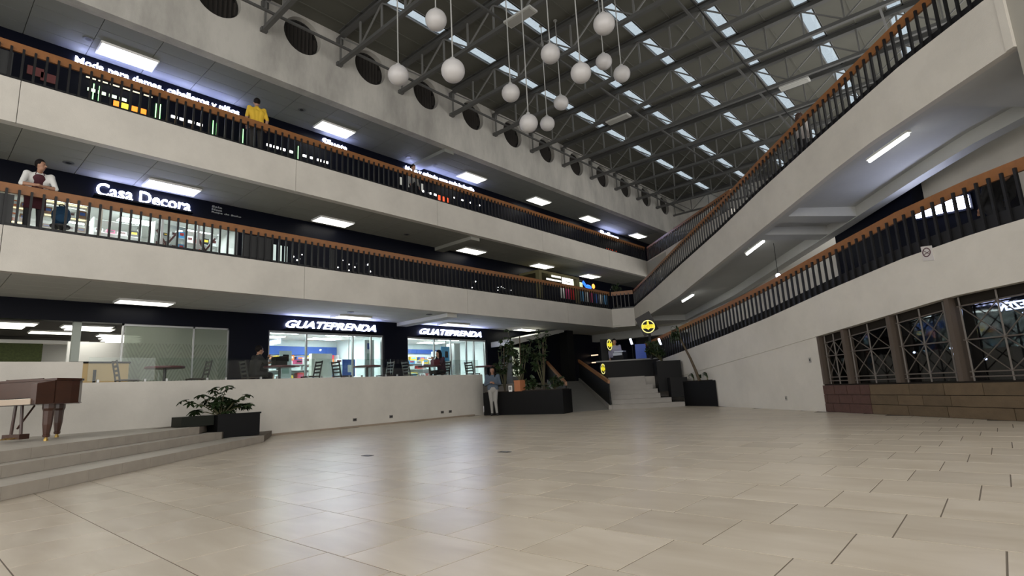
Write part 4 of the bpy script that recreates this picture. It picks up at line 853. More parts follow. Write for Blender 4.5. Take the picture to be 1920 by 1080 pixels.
MB().path([Vector((-.02,.05*math.cos(t),.43+.05*math.sin(t))) for t in [math.pi*i/6 for i in range(7)]], .012, 6).build('handle', BLACK, bp_, world=False)
# ================================================================== hanging globes
GLOBE = mat('globe glass', (.46,.445,.44), .35, .03, 8); ROD = mat('pendant rod', (.33,.33,.32), .4)
for x, y, z, r, lab in ((-8.8,6.64,7.69,.225,'white globe pendant hanging in front of the second nearest round vent'),(-7.69,6.79,8.52,.225,'white globe pendant hung high beside a skylight strip, nearest the wall'),(-7.17,6.74,7.09,.235,'largest white globe pendant, second from the concrete wall'),(-8.01,9.46,8.06,.225,'white globe pendant alone between the wall row and the main cluster'),(-6.63,9.32,8.4,.225,'white globe pendant over the small unlit roof lamp side of the cluster'),(-5.86,9.33,7.57,.225,'white globe pendant overlapping a skylight strip in the middle of the cluster'),(-5.08,9.14,8.26,.225,'topmost white globe pendant of the cluster nearest the ramps'),(-6.91,12.23,9.65,.225,'smaller-looking white globe pendant hung right below the topmost one'),(-6.38,12.19,9.02,.225,'white globe pendant nearest the ramps, lower of that pair'),(-8.71,12.62,9.3,.225,'small-looking white globe pendant with a bright spot at its side'),(-7.63,9.62,7.16,.225,'lowest white globe pendant of the cluster, left of its neighbour'),(-9.18,12.49,8.75,.225,'small-looking white globe pendant right beside the lowest one')):
    t = thing('globe_pendant', lab, 'pendant lamp', (x,y,z))
    MB().sphere((0,0,0), r, n=28, m=18).build('globe', GLOBE, t, True, world=False); MB().lathe([(.05,r-.01),(.05,r+.04),(.02,r+.06)], 14).build('cap', ROD, t, world=False); MB().tube((0,0,r+.05),(0,0,ROOF-z),.014,n=8).build('rod', ROD, t, world=False); MB().lathe([(.06,ROOF-z-.03),(.06,ROOF-z)], 14).build('ceiling_rose', ROD, t, world=False)
# ================================================================== grand piano on the stage
PW = mat('piano mahogany', (.050,.017,.008), .3, .3, 7, coat=.25); PD = mat('piano dark', (.045,.016,.009), .3, coat=.4); IV = mat('ivory', (.75,.72,.62), .35); BRS = mat('brass', (.55,.38,.12), .3, metal=.9)
pn = thing('grand_piano', 'brown mahogany grand piano standing on the tiled stage', 'piano', (-11.67,1.13,.42), R(33))
outline = [(-.72,.22),(-.72,1.25),(-.66,1.42),(-.48,1.52),(-.25,1.52),(-.08,1.42),(.05,1.22),(.2,1.05),(.42,.92),(.60,.80),(.70,.66),(.72,.5),(.72,.22)]
MB().prism(outline, .58, .93).build('case', PW, pn, world=False)
lid = [(x*1.03, .12+(y-.12)*1.02) for x, y in outline]
MB().prism(lid, .935, .965).build('lid', PW, pn, world=False)
MB().prism([(x*1.02,y*1.005) for x, y in outline], .565, .58).build('case_moulding', PD, pn, world=False)
MB().box(-.70,.70,-.06,.22,.57,.63).build('key_bed', PW, pn, world=False)
for sx in (-1,1): MB().prism([(sx*.72,-.06),(sx*.72,.24),(sx*.62,.24),(sx*.62,-.06)][::sx], .57, [.88,.93,.93,.88][::sx]).build('cheek', PW, pn, world=False)
kb = MB().box(-.62,.62,-.02,.14,.63,.645).build('keyboard', IV, pn, world=False)
kme = MB().box(-.0115,.0115,-.035,.13,.645,.66).mesh('white_key', IV); bme = MB().box(-.006,.006,.03,.13,.66,.672).mesh('black_key', BLACK)
for i in range(52):
    link('white_key', kme, kb, (-.612+.024*i,0,0))
    if i % 7 in (0,1,3,4,5): link('black_key', bme, kb, (-.60+.024*i,0,0))
MB().bar((-.62,.19,.66),(.62,.24,.86),.0,.0).build('fallboard_edge', PD, pn, world=False) if False else None
MB().box(-.62,.62,.15,.22,.64,.9).build('fallboard', PW, pn, world=False)
MB().box(-.64,.64,-.075,-.06,.57,.655).build('key_slip', mat('key slip light', (.42,.33,.25), .25, coat=.6), pn, world=False)
def piano_leg(x, y):
    L = MB().lathe([(.085,.565),(.085,.50),(.07,.46),(.062,.25),(.042,.10),(.05,.09),(.045,.06),(.02,.05)], 8, (x,y,0)).build('leg', PW, pn, world=False)
    MB().lathe([(.022,.05),(.022,.035),(.03,.03),(.03,.0)], 10, (x,y,0)).build('caster', BRS, L, world=False)
piano_leg(.56,.30); piano_leg(-.56,.30); piano_leg(-.3,1.25)
ly = MB().tube((-.09,.30,.12),(-.06,.30,.57),.022,n=8).tube((.09,.30,.12),(.06,.30,.57),.022,n=8).box(-.16,.16,.22,.38,.04,.12).build('pedal_lyre', PD, pn, world=False)
for x in (-.07,0,.07): MB().bar((x,.24,.07),(x,.12,.05),.03,.012).build('pedal', BRS, ly, world=False)
MB().bar((0,.31,.2),(0,.55,.56),.02,.02).build('lyre_brace', PD, ly, world=False)
ms_ = MB().box(-.35,.35,.34,.36,.965,.985).bar((-.35,.36,.97),(-.35,.36,.99),.02,.02).build('music_ledge', PW, pn, world=False)
# ================================================================== plants
def leaf_mesh(name, n, L, wd, droop=.35, m=None):
    """palmate leaf: n leaflets around the stalk end"""
    mb = MB()
    for i in range(n):
        a = 2*math.pi*i/n + .2; d = Vector((math.cos(a), math.sin(a), 0)); p = Vector((-d.y, d.x, 0))
        pts = []
        for t, w_ in ((.06,.25),(.35,.95),(.65,1.0),(1.0,.05)):
            c = d*(L*t)+Vector((0,0,-droop*L*t*t)); pts.append((c-p*wd*w_*.5+Vector((0,0,.012)), c, c+p*wd*w_*.5+Vector((0,0,.012))))
        V = [q for tr in pts for q in tr]; F = []
        for j in range(3):
            b = 3*j; F += [(b,b+1,b+4,b+3),(b+1,b+2,b+5,b+4)]
        mb.add(V, F)
    return mb.mesh(name, m or LEAF, True)
def blade_mesh(name, L, wd, bend, m=None):
    pts = []
    for t in (0,.25,.5,.75,1.0):
        c = Vector((L*t*math.cos(bend*t*.9), 0, L*t*math.sin(max(0,1.2-bend*t)))); w_ = wd*(1-t**2)*.5+.002
        pts.append((c+Vector((0,-w_,.01)), c, c+Vector((0,w_,.01))))
    V = [q for tr in pts for q in tr]; F = []
    for j in range(4):
        b = 3*j; F += [(b,b+1,b+4,b+3),(b+1,b+2,b+5,b+4)]
    return MB().add(V, F).mesh(name, m or LEAF, True)
PALM1 = leaf_mesh('leaf', 7, .16, .06); PALM2 = leaf_mesh('leaf', 6, .12, .05); BLADE = blade_mesh('leaf', .45, .05, 1.3); FROND = blade_mesh('leaf', .75, .05, 1.5); BROAD = blade_mesh('leaf', .28, .13, 1.1)
STEM = mat('stem', (.09,.085,.04), .7); TRUNK = mat('trunk', (.07,.05,.03), .8)
def leafy(name, label, base, stems, meshes, rnd, lo, hi, tilt=.5, group=None):
    """stems: list of tip offsets; leaves set along the upper part of every stem"""
    t = thing(name, label, 'plant', base, group=group); rg = random.Random(rnd)
    for tip in stems:
        tip = Vector(tip); mid = tip*.5+Vector((rg.uniform(-.04,.04), rg.uniform(-.04,.04), .05))
        MB().tube((0,0,0), mid, .012, .010, 6).tube(mid, tip, .010, .005, 6).build('stem', STEM, t, world=False)
        for k in range(rg.randint(lo, hi)):
            f = rg.uniform(.55,1.0) if k else 1.0; p = mid.lerp(tip, max(0,(f-.5)*2))
            l = link('leaf', rg.choice(meshes), t, p+Vector((rg.uniform(-.05,.05), rg.uniform(-.05,.05), rg.uniform(-.03,.03))))
            l.rotation_euler = (rg.uniform(-tilt,tilt), rg.uniform(-tilt,tilt), rg.uniform(0,6.28)); s_ = rg.uniform(.75,1.15); l.scale = (s_,s_,s_)
    return t
# black planter on the stage steps
PB = mat('planter black', (.004,.004,.0045), .55, spec=.2); PB2 = mat('planter olive', (.010,.012,.008), .6, spec=.2)
pl = thing('planter_box', 'black planter box straddling the stage steps against the parapet', 'planter', (-13.0,5.0,.14))
MB().box(-13.05,-12.45,4.62,5.5,.14,.62).build('body', PB, pl); MB().box(-13.02,-12.48,4.65,5.47,.56,.585).build('soil', SOIL, pl); MB().box(-12.449,-12.435,4.6,5.52,.6,.635).build('rim', PB, pl)
MB().box(-13.2,-12.6,3.98,4.6,.42,.62).build('side_box', PB2, pl)
rg = random.Random(3)
leafy('umbrella_plant', 'leafy green umbrella plant growing in the black stage planter', (-12.78,4.8,.58), [(rg.uniform(-.3,.25), rg.uniform(-.75,.62), rg.uniform(.08,.42)) for _ in range(16)]+[(0,-.15,.60),(.0,.08,.62),(-.05,.55,.45),(0,-.42,.45)], [PALM1,PALM2], 5, 2, 4)
tag(MB().bar((-13.86,5.75,.0),(-13.86,5.75,.14),.03,.03).bar((-13.88,5.55,.17),(-13.88,5.78,.19),.015,.015).build('hose_bib', ALU), 'small metal pipe stub at the foot of the parapet', 'pipe')
# long black planted box below the ground gallery
A_, B_ = Vector((-13.5,13.6,0)), Vector((-10.42,14.05,0)); e_ = (B_-A_).normalized(); n_ = Vector((-e_.y,e_.x,0))
def Lp(s, o, z=0): return A_+e_*s+n_*o+Vector((0,0,z))
lb_ = thing('planter_box', 'long black planted box behind the standing woman', 'planter', tuple(A_))
MB().prism([tuple(Lp(0,0)[:2]), tuple(Lp(3.1,0)[:2]), tuple(Lp(2.9,1.0)[:2]), tuple(Lp(0,1.0)[:2])], 0, .76).build('body', PB, lb_)
MB().prism([tuple(Lp(.05,.05)[:2]), tuple(Lp(3.0,.05)[:2]), tuple(Lp(2.85,.95)[:2]), tuple(Lp(.05,.95)[:2])], .76, .78).build('soil', SOIL, lb_)
for s, o_, h, rs, lab in ((1.25,.5,2.3,11,'tall dark-leaved tree in the long black planted box'),(2.1,.6,2.0,12,'slim spotted-leaf tree right of the terracotta crate'),(.42,.72,1.9,13,'bushy climbing plant behind the standing woman')):
    t = leafy('potted_tree', lab, tuple(Lp(s,o_,.78)), [(random.uniform(-.35,.35), random.uniform(-.35,.35), random.uniform(h*.45,h)) for _ in range(9)], [PALM1,BROAD,PALM2], rs, 5, 8, .7)
    MB().tube((0,0,0),(.03,.02,h*.8),.03,.018,8).build('trunk', TRUNK, t, world=False)
for s, rs, lab in ((.2,21,'low grey-green shrub at the left end of the long planted box'),(1.8,22,'low dark shrub in the middle of the long planted box'),(2.6,23,'low dark shrub at the right end of the long planted box')):
    leafy('shrub', lab, tuple(Lp(s,.4,.78)), [(random.uniform(-.3,.3), random.uniform(-.3,.3), random.uniform(.05,.35)) for _ in range(9)], [BROAD,PALM2], rs, 3, 5, .8)
tc = thing('terracotta_crate', 'terracotta crate standing on the long black planted box', 'pot', tuple(Lp(1.45,.1,.76)))
MB().box(-.13,.13,-.13,.13,0,.34).build('body', TERR, tc, world=False); MB().box(-.14,.14,-.14,.14,.32,.36).build('rim', TERR, tc, world=False); MB().box(-.12,.12,-.12,.12,.36,.365).build('soil', SOIL, tc, world=False)
leafy('pot_plant', 'broad-leaved plant growing from the terracotta crate', tuple(Lp(1.45,.1,1.12)), [(random.uniform(-.15,.15), random.uniform(-.15,.15), random.uniform(.15,.45)) for _ in range(8)], [BROAD,PALM2], 31, 2, 4)
nc = thing('notice_card', 'small white printed card leaning on the planted box beside the crate', 'card', tuple(Lp(1.12,.03,.76))); MB().cbox((0,0,.1), e_, n_, (0,0,1), .07, .006, .10).build('sheet', WHITE, nc, world=False); MB().cbox(tuple(-n_*.008+Vector((0,0,.11))), e_, n_, (0,0,1), .045, .001, .05).build('print', mat('print grey dark', (.25,.25,.25), .6), nc, world=False); MB().bar((0,0,.1), tuple(n_*.07), .02, .005).build('strut', ALU, nc, world=False)
# right-hand planters by the ramp wall
C_, D_ = Vector((-7.99,17.62,0)), Vector((-6.62,16.95,0)); e2 = (D_-C_).normalized(); n2_ = Vector((-e2.y,e2.x,0))
def Rp(s, o, z=0): return C_+e2*s+n2_*o+Vector((0,0,z))
rp_ = thing('planter_box', 'black planter box against the white ramp wall beside the stairs', 'planter', tuple(C_))
MB().prism([tuple(Rp(-.1,0)[:2]), tuple(Rp(1.42,0)[:2]), tuple(W(-4.86,-.02)[:2]), tuple(W(-6.35,-.02)[:2])], 0, .8).build('body', PB, rp_); MB().prism([tuple(Rp(0,.05)[:2]), tuple(Rp(1.25,.05)[:2]), tuple(W(-5.05,-.05)[:2]), tuple(W(-6.3,-.05)[:2])], .8, .82).build('soil', SOIL, rp_)
r3 = thing('planter_box', 'taller black planter box stepping up beside the stone stairs', 'planter', tuple(Q(1.7,.75)))
MB().prism([tuple(Q(1.99,.32)[:2]), tuple(Q(2.55,.32)[:2]), tuple(Q(2.5,1.0)[:2]), tuple(Q(1.99,1.0)[:2])], .306, .95).prism([tuple(Q(1.68,1.0)[:2]), tuple(Q(2.5,1.0)[:2]), tuple(Q(2.05,2.2)[:2]), tuple(Q(1.68,2.2)[:2])], .5, 1.55).build('body', PB, r3)
pt = thing('palm', 'leaning palm with a thin dark trunk in the planter by the ramp wall', 'plant', tuple(W(-5.45,-.2,.8)))
tr = [Vector((0,0,0)), -WD*.12-WN*.04+Vector((0,0,.35)), -WD*.28-WN*.1+Vector((0,0,.75)), -WD*.42-WN*.2+Vector((0,0,1.15)), -WD*.52-WN*.3+Vector((0,0,1.5))]
m_ = MB()
for a, b, r0, r1 in zip(tr, tr[1:], (.05,.045,.04,.036), (.045,.04,.036,.03)): m_.tube(a, b, r0, r1, 8)
m_.build('trunk', TRUNK, pt, world=False); rg = random.Random(9)
for k in range(60):
    l = link('leaf', rg.choice([FROND,BLADE]), pt, tr[-1]+Vector((0,0,rg.uniform(-.15,.1)))); l.rotation_euler = (rg.uniform(-.3,.3), rg.uniform(-.5,.6), math.atan2(-WN.y,-WN.x)+rg.uniform(-1.45,1.45)); s_ = rg.uniform(.8,1.1); l.scale = (s_,s_,s_)
for s, o_, rs, n, lab, mesh in ((-5.1,-.10,41,9,'small upright spiky plant in the planter by the ramp wall, nearest the barred windows',BLADE),(-5.95,-.15,42,7,'thin upright spiky plant in the planter by the ramp wall, stairs side',BLADE),(-5.55,-.14,43,14,'low spreading plant in the planter by the ramp wall',BROAD)):
    t = thing('spiky_plant', lab, 'plant', tuple(W(s,o_,.82))); rg = random.Random(rs); MB().tube((0,0,0),(0,0,.12),.02,.015,6).build('stem', STEM, t, world=False)
    for k in range(n):
        l = link('leaf', mesh, t, (0,0,.06)); l.rotation_euler = (0, -rg.uniform(.15,.6), math.atan2(-WN.y,-WN.x)+rg.uniform(-1.5,1.5)); s_ = rg.uniform(.6,1.0); l.scale = (s_,s_,s_)
leafy('shrub', 'dense dark shrub on the taller planter beside the counter', tuple(Q(1.9,1.3,1.55)), [(random.uniform(-.35,.2), random.uniform(-.5,.1), random.uniform(.2,.7)) for _ in range(14)], [PALM1,BROAD], 51, 4, 6, .8)
g2 = thing('potted_palm', 'dark spiky potted palm behind the far end of the second gallery rail', 'plant', (-14.2,24.3,Z2T-.1)); rg = random.Random(61)
MB().lathe([(.16,0),(.2,.4),(.21,.42)], 16).build('pot', PB, g2, world=False); MB().tube((0,0,.4),(0,0,1.2),.04,.03,8).build('trunk', TRUNK, g2, world=False)
for k in range(30):
    l = link('leaf', FROND, g2, (0,0,1.2+rg.uniform(-.1,.1))); l.rotation_euler = (rg.uniform(-.2,.2), -rg.uniform(-.3,.6), rg.uniform(0,6.28)); s_ = rg.uniform(.8,1.1); l.scale = (s_,s_,s_)
# ================================================================== far end of the ground floor: kiosk, signs, lit ceiling
YEM = mat('lit yellow', (.5,.42,.02), .5, emit=.62, emitc=(1,.86,.04)); YES = mat('lit pale yellow', (.5,.47,.2), .5, emit=.62, emitc=(1,.92,.35)); YEP = mat('yellow print', (.45,.36,.02), .5, emit=.5, emitc=(.8,.62,.02))
ks = thing('bar_counter', 'long black bar counter at the head of the stone stairs', 'counter', tuple(Q(-.3,2.7,GF)))
MB().prism([tuple(Q(-.1,2.5)[:2]), tuple(Q(1.85,2.5)[:2]), tuple(Q(1.7,3.1)[:2]), tuple(Q(-.1,3.1)[:2])], GF, 1.68).build('body', PB, ks); MB().prism([tuple(Q(-.4,2.44)[:2]), tuple(Q(1.9,2.44)[:2]), tuple(Q(1.72,3.15)[:2]), tuple(Q(-.4,3.15)[:2])], 1.68, 1.73).build('worktop', mat('counter top', (.14,.14,.13), .4), ks)
def disc_sign(label, c, rad, ang, pole=None, letters=True):
    t = thing('round_sign', label, 'sign', tuple(c)); ax = Vector((math.cos(ang), math.sin(ang), 0)); fr = Vector((math.sin(ang), -math.cos(ang), 0)); c = Vector(c)
    def P(a, b, d): return c+ax*a+Vector((0,0,b))+fr*d
    N = 28; cir = [2*math.pi*i/N for i in range(N)]
    MB().sweep([[P(rad*1.08*math.cos(t_), rad*1.08*math.sin(t_), d) for t_ in cir] for d in (-.05,.0)]).build('box', BLACK, t)
    MB().ringsweep([[P(r*math.cos(t_), r*math.sin(t_), d) for t_ in cir] for r, d in ((rad,.0),(rad,.012),(rad*.84,.012),(rad*.84,.0))]).build('ring', YES, t)
    pts = [(-rad*.95,-rad*.28),(rad*.95,-rad*.28),(rad*.95,rad*.3),(-rad*.95,rad*.3)]
    MB().sweep([[P(a, b, d) for a, b in pts] for d in (.0,.02)]).build('band', YEM, t)
    MB().sweep([[P(a, b, d) for a, b in ((-rad*.18,rad*.3),(rad*.18,rad*.3),(rad*.1,rad*.85),(-rad*.1,rad*.85))] for d in (.0,.016)]).build('peak', YEM, t)
    MB().sweep([[P(a, b, d) for a, b in ((-rad*.3,-rad*.28),(0,-rad*.5),(rad*.3,-rad*.28))] for d in (.0,.016)]).build('notch', YEM, t)
    if letters:
        me = text_mesh('DEPE', rad*.5, YEP, .006, .004, 0, 1.1, 'CENTER'); ym = max(v.co.y for v in me.vertices)/2
        for v in me.vertices: v.co = P(v.co.x, v.co.y-ym, .024+v.co.z)
        me.transform(t.matrix_basis.inverted()); link_letters(me, t)
    if pole: MB().tube(Vector(pole), (pole[0],pole[1],c.z-rad), .045, n=10).build('pole', BLACK, t)
    return t
disc_sign('large round yellow lit sign on a black pole beside the ramp rail', Vector((-9.72,18.75,2.90)), .25, R(28), pole=(-9.72,18.8,1.68))
disc_sign('narrow-looking round yellow lit sign turned away on the dark pillar', Vector((-11.55,18.88,2.38)), .22, R(95), letters=False)
disc_sign('narrow-looking round yellow lit sign turned away at the counter end', Vector((-11.35,17.95,1.42)), .2, R(98), letters=False)
bd = thing('hanging_board', 'dark square menu board tilted behind the round yellow sign', 'board', (-9.95,19.1,2.6)); BDM = mat('menu board', (.022,.018,.017), .5)
MB().cbox((0,0,.45), (.90,.25,.42), (-.25,.95,0), (-.42,0,.90), .3, .03, .40).build('panel', BDM, bd, world=False); MB().bar((.0,0,.3),(.23,-.33,.2),.03,.03).build('bracket', BLACK, bd, world=False)
struct('wall_pillar_kiosk', MB().prism([tuple(Q(-.15,3.75)[:2]), tuple(Q(.15,3.75)[:2]), tuple(Q(.15,4.1)[:2]), tuple(Q(-.15,4.1)[:2])], GF, 2.66), BLACK)
struct('wall_pillar_ramp', MB().box(-16.25,-15.75,21.9,22.4,GF,Z2B+.05), BLACK)
struct('wall_ground_far', MB().box(-24,-4,31.0,31.2,GF,Z2B+.05), mat('far ground wall', (.04,.04,.04), .8))
struct('ceiling_far', MB().prism([(XF-.2,23.0),(-12.9,23.85),(-10.2,26.9),(-10.2,31),(-17,31),(-17,23.0)], Z2B+.05, Z2B+.088), mat('far ceiling', (.48,.47,.40), .8))
struct('trim_23', MB().box(-17.0,-10.5,26.0,26.5,3.2,Z2B+.06), SOFFIT)
struct('ceiling_stair_slope', MB().prism([(-17.0,17.75),(-15.7,17.75),(-15.7,21.6),(-17.0,21.6)], [2.72,2.72,3.45,3.45], [2.95,2.95,3.64,3.64]), SOFFIT)
bm = thing('espresso_machine', 'dark coffee machine on the black bar counter', 'coffee machine', tuple(Q(.55,2.8,1.73))); MB().box(-.22,.22,-.16,.16,0,.3).build('body', BLACK, bm, world=False); MB().box(-.2,.2,-.2,-.16,.18,.28).build('group_head', ALU, bm, world=False); MB().box(-.2,.2,-.1,.12,.3,.36).build('cup_rail', ALU, bm, world=False)
bs2 = thing('blue_screen', 'blue poster screen standing on the bar counter under the round sign', 'screen', tuple(Q(1.35,2.9,1.73))); MB().cbox((0,0,.3), QE, QB, (0,0,1), .2, .02, .28).build('panel', mat('deep blue', (.01,.035,.16), .4, emit=.15, emitc=(.02,.08,.5)), bs2, world=False); MB().cbox((0,0,.01), QE, QB, (0,0,1), .12, .08, .01).build('foot', BLACK, bs2, world=False)
for q, zb_, lab in ((Q(1.0,3.0,2.55),1.73,'bent white lamp glowing above the bar counter'),(Q(1.95,1.9,2.4),1.55,'small white lamp glowing between the shrub and the lower ramp rail')):
    t = thing('bulb', lab, 'lamp', tuple(q)); MB().bar(q, q+Vector((.06,0,-.22)), .06, .05).build('tube', SIGNW, t); MB().tube(q+Vector((.06,0,-.2)), (q.x+.06,q.y,zb_), .012, n=6).build('stem', BLACK, t)
for k, (x, y, z) in enumerate(((-17.3,25.75,2.42),(-16.75,25.75,2.42),(-17.3,25.75,2.02),(-16.75,25.75,2.02),(-17.0,25.75,1.52))):
    t = thing('warm_shelf_light', 'small warm shelf light in the dark shop beyond the access ramp', 'lamp', (x,y,z), group='warm shelf lights'); MB().box(-.22,.22,-.02,.02,0,.06).build('strip', mat('warm strip', (.8,.5,.3), .5, emit=1.2, emitc=(1,.72,.5)), t, world=False); MB().box(-.25,.25,-.02,.06,-.02,0).build('shelf', BLACK, t, world=False); MB().box(-.25,-.23,.0,.06,-.02,.1).build('bracket', BLACK, t, world=False)
rs_ = thing('goods_rack', 'dark open rack in the shop beyond the access ramp', 'rack', (-17.0,25.7,GF))
for x in (-17.6,-16.4): MB().box(x-.03,x+.03,25.62,25.7,GF,2.95).build('upright', BLACK, rs_)
for z in (1.5,2.0,2.4,2.9): MB().box(-17.6,-16.4,25.62,25.95,z-.02,z).build('shelf', BLACK, rs_)
cr = thing('white_post', 'pale upright lit post at the top of the access ramp', 'lamp', (-14.9,21.6,GF)); MB().tube((0,0,0),(0,0,.75),.06,.05,10).build('column', mat('pale post', (.6,.62,.55), .5, emit=.25, emitc=(.9,1,.8)), cr, world=False); MB().sphere((0,0,.8),.06).build('head', mat('pale head', (.8,.8,.75), .5, emit=.8), cr, True, world=False)
vd = thing('vending_machine', 'pale lit poster case behind the planted trees on the ground gallery', 'poster case', (-16.6,18.9,GF)); MB().box(-16.95,-16.6,18.65,19.25,GF,2.75).build('case', GREYP, vd); MB().box(-16.6,-16.58,18.7,19.2,1.4,2.7).build('front', mat('poster glow', (.55,.58,.45), .5, emit=.35, emitc=(.9,1,.75)), vd); MB().box(-16.58,-16.57,18.78,19.1,2.2,2.4).build('print', BLACK, vd); MB().sphere((-16.57,18.95,1.85),.01,.12,.2,10,6).build('print', mat('print green', (.15,.2,.12), .6), vd)
# ================================================================== people
def caps_mesh(mb, a, b, r0, r1, n=12):
    a = Vector(a); b = Vector(b); mb.sphere(a, r0, n=n, m=8); mb.sphere(b, r1, n=n, m=8)
    if (b-a).length > 1e-4: mb.tube(a, b, r0, r1, n)
def sd_caps(P, a, b, r0, r1):
    a = np.array(a); b = np.array(b); d = b-a; L2 = max(d.dot(d), 1e-9); t = np.clip(((P-a)@d)/L2, 0, 1)
    return np.linalg.norm(P-(a+t[:,None]*d), axis=1)-(r0+(r1-r0)*t)
def sd_ell(P, c, r):
    r = np.array(r); q = (P-np.array(c))/r; k = np.linalg.norm(q, axis=1); return (k-1)*r.min()
def person(label, loc, rz, J, top, legs, shoe, hair_kind, skin=SKIN, vox=.013, sleeves='long', apron=None, group=None, hairm=None):
    """J: joint positions in the figure's own frame (x right, y forward, z up)"""
    t = thing('person', label, 'person', loc, rz, group)
    V = lambda k: Vector(J[k])
    prims = []          # kind, data, slot : 0 skin 1 top 2 legs 3 shoe
    def cap(a, b, r0, r1, s): prims.append(('c', (tuple(a), tuple(b), r0, r1), s))
    def ell(c, r, s): prims.append(('e', (tuple(c), tuple(r)), s))
    pel, che, nec, hed = V('pelvis'), V('chest'), V('neck'), V('head')
    up = (nec-pel).normalized()
    fwd = Vector(J.get('face', (0,1,0))).normalized(); side = fwd.cross(Vector((0,0,1))).normalized()
    for q in (-.09,0,.09):
        cap(pel+Vector((q*1.0,0,0)), pel.lerp(che,.5)+Vector((q*.9,0,0)), .105, .10, 1 if q == 0 else 1); cap(pel.lerp(che,.5)+Vector((q*.9,0,0)), che+Vector((q*1.25,0,0)), .10, .112, 1)
    ell(pel-up*.03, (.175,.125,.12), 2)
    cap(che+up*.06+Vector((-.10,0,0)), nec-up*.05, .085, .06, 1); cap(che+up*.06+Vector((.10,0,0)), nec-up*.05, .085, .06, 1)
    cap(nec-up*.04, hed-Vector((0,0,.06)), .052, .05, 0)
    ell(hed+Vector((0,0,.02)), (.074,.092,.105), 0); ell(hed+fwd*.025-Vector((0,0,.06)), (.052,.06,.058), 0)
    cap(hed+fwd*.085+Vector((0,0,.01)), hed+fwd*.108-Vector((0,0,.025)), .011, .016, 0)
    for sg in (-1,1): ell(hed+side*(.076*sg)-Vector((0,0,.005)), (.014,.024,.032), 0)
    for sd in ('L','R'):
        sg = 1 if sd == 'R' else -1
        sh, el, wr = V('sh'+sd), V('el'+sd), V('wr'+sd); hd = Vector(J.get('hand'+sd, tuple((wr-el).normalized())))
        cap(che+up*.05+Vector((sg*.1,0,0)), sh, .085, .068, 1)
        cap(sh, el, .062, .046, 1)
        if sleeves == 'short': cap(sh.lerp(el,.62), el, .046, .043, 0)
        cap(el, wr, .044, .03, 0 if sleeves == 'short' else 1)
        hd.normalize(); palm = wr+hd*.05; pn = hd.cross(Vector((0,0,1))); pn = pn.normalized() if pn.length > .1 else Vector((1,0,0)); dn = hd.cross(pn).normalized()
        cap(wr, palm, .028, .034, 0); cap(palm-pn*.018, palm+pn*.018, .03, .03, 0)
        for i, (o_, ln) in enumerate(((-.03,.062),(-.01,.074),(.01,.07),(.03,.055))):
            k0 = palm+hd*.03+pn*o_; k1 = k0+hd*ln*.55+dn*.008; k2 = k1+hd*ln*.4+dn*.022
            cap(k0, k1, .0095, .009, 0); cap(k1, k2, .009, .0075, 0)
        th = palm-pn*.034*sg; cap(th, th-pn*.02*sg+hd*.028, .012, .010, 0); cap(th-pn*.02*sg+hd*.028, th-pn*.022*sg+hd*.055, .010, .008, 0)
        hp, kn, an, to = V('hip'+sd), V('kn'+sd), V('an'+sd), V('to'+sd)
        cap(hp, kn, .088, .062, 2); cap(kn, an, .060, .043, 2); cap(pel, hp, .11, .095, 2)
        cap(an-Vector((0,0,.035)), to, .042, .034, 3); cap(an, an-Vector((0,0,.05))-(to-an)*.15, .042, .035, 3)
    mb = MB()
    for k, d, s in prims:
        if k == 'c': caps_mesh(mb, *d)
        else: mb.sphere(d[0], *d[1], n=16, m=12)
    me = mb.mesh('tmp', None); ob = bpy.data.objects.new('tmp', me); COL.objects.link(ob)
    rm = ob.modifiers.new('r', 'REMESH'); rm.mode = 'VOXEL'; rm.voxel_size = vox; rm.use_smooth_shade = True
    sm = ob.modifiers.new('s', 'SMOOTH'); sm.factor = .5; sm.iterations = 3
    dg = bpy.context.evaluated_depsgraph_get(); body = bpy.data.meshes.new_from_object(ob.evaluated_get(dg)); bpy.data.objects.remove(ob)
    body.materials.clear()
    for m in (skin, top, legs, shoe): body.materials.append(m)
    n = len(body.polygons); C = np.empty(n*3); body.polygons.foreach_get('center', C); C = C.reshape(-1,3)
    best = np.full(n, 9e9); slot = np.zeros(n, dtype=np.int32)
    for k, d, s in prims:
        dd = sd_caps(C, *d) if k == 'c' else sd_ell(C, *d)
        dd = dd-(.004 if s in (1,2,3) else 0)
        w_ = dd < best; best[w_] = dd[w_]; slot[w_] = s
    body.polygons.foreach_set('material_index', slot); body.polygons.foreach_set('use_smooth', [True]*n); body.name = 'body'
    link('body', body, t)
    hm = hairm or HAIR
    h = MB().sphere(hed-fwd*.02+Vector((0,0,.045)), .089,.104,.102, 18, 12)
    if hair_kind == 'long':
        for k in (-1,0,1): caps_mesh(h, hed-fwd*.06+side*(.05*k)+Vector((0,0,.0)), hed-fwd*.085+side*(.06*k)-Vector((0,0,.30)), .05, .03, 10)
        for k in (-1,1): caps_mesh(h, hed+side*(.075*k)+Vector((0,0,.03)), hed+side*(.085*k)+fwd*.02-Vector((0,0,.24)), .03, .022, 8)
    if hair_kind == 'bun': caps_mesh(h, hed-fwd*.11+Vector((0,0,.05)), hed-fwd*.12+Vector((0,0,.05)), .04, .04, 10)
    hmsh = h.mesh('tmp', None); ob = bpy.data.objects.new('tmp', hmsh); COL.objects.link(ob); rm = ob.modifiers.new('r', 'REMESH'); rm.mode = 'VOXEL'; rm.voxel_size = .012
    dg = bpy.context.evaluated_depsgraph_get(); hh = bpy.data.meshes.new_from_object(ob.evaluated_get(dg)); bpy.data.objects.remove(ob); hh.materials.clear(); hh.materials.append(hm)
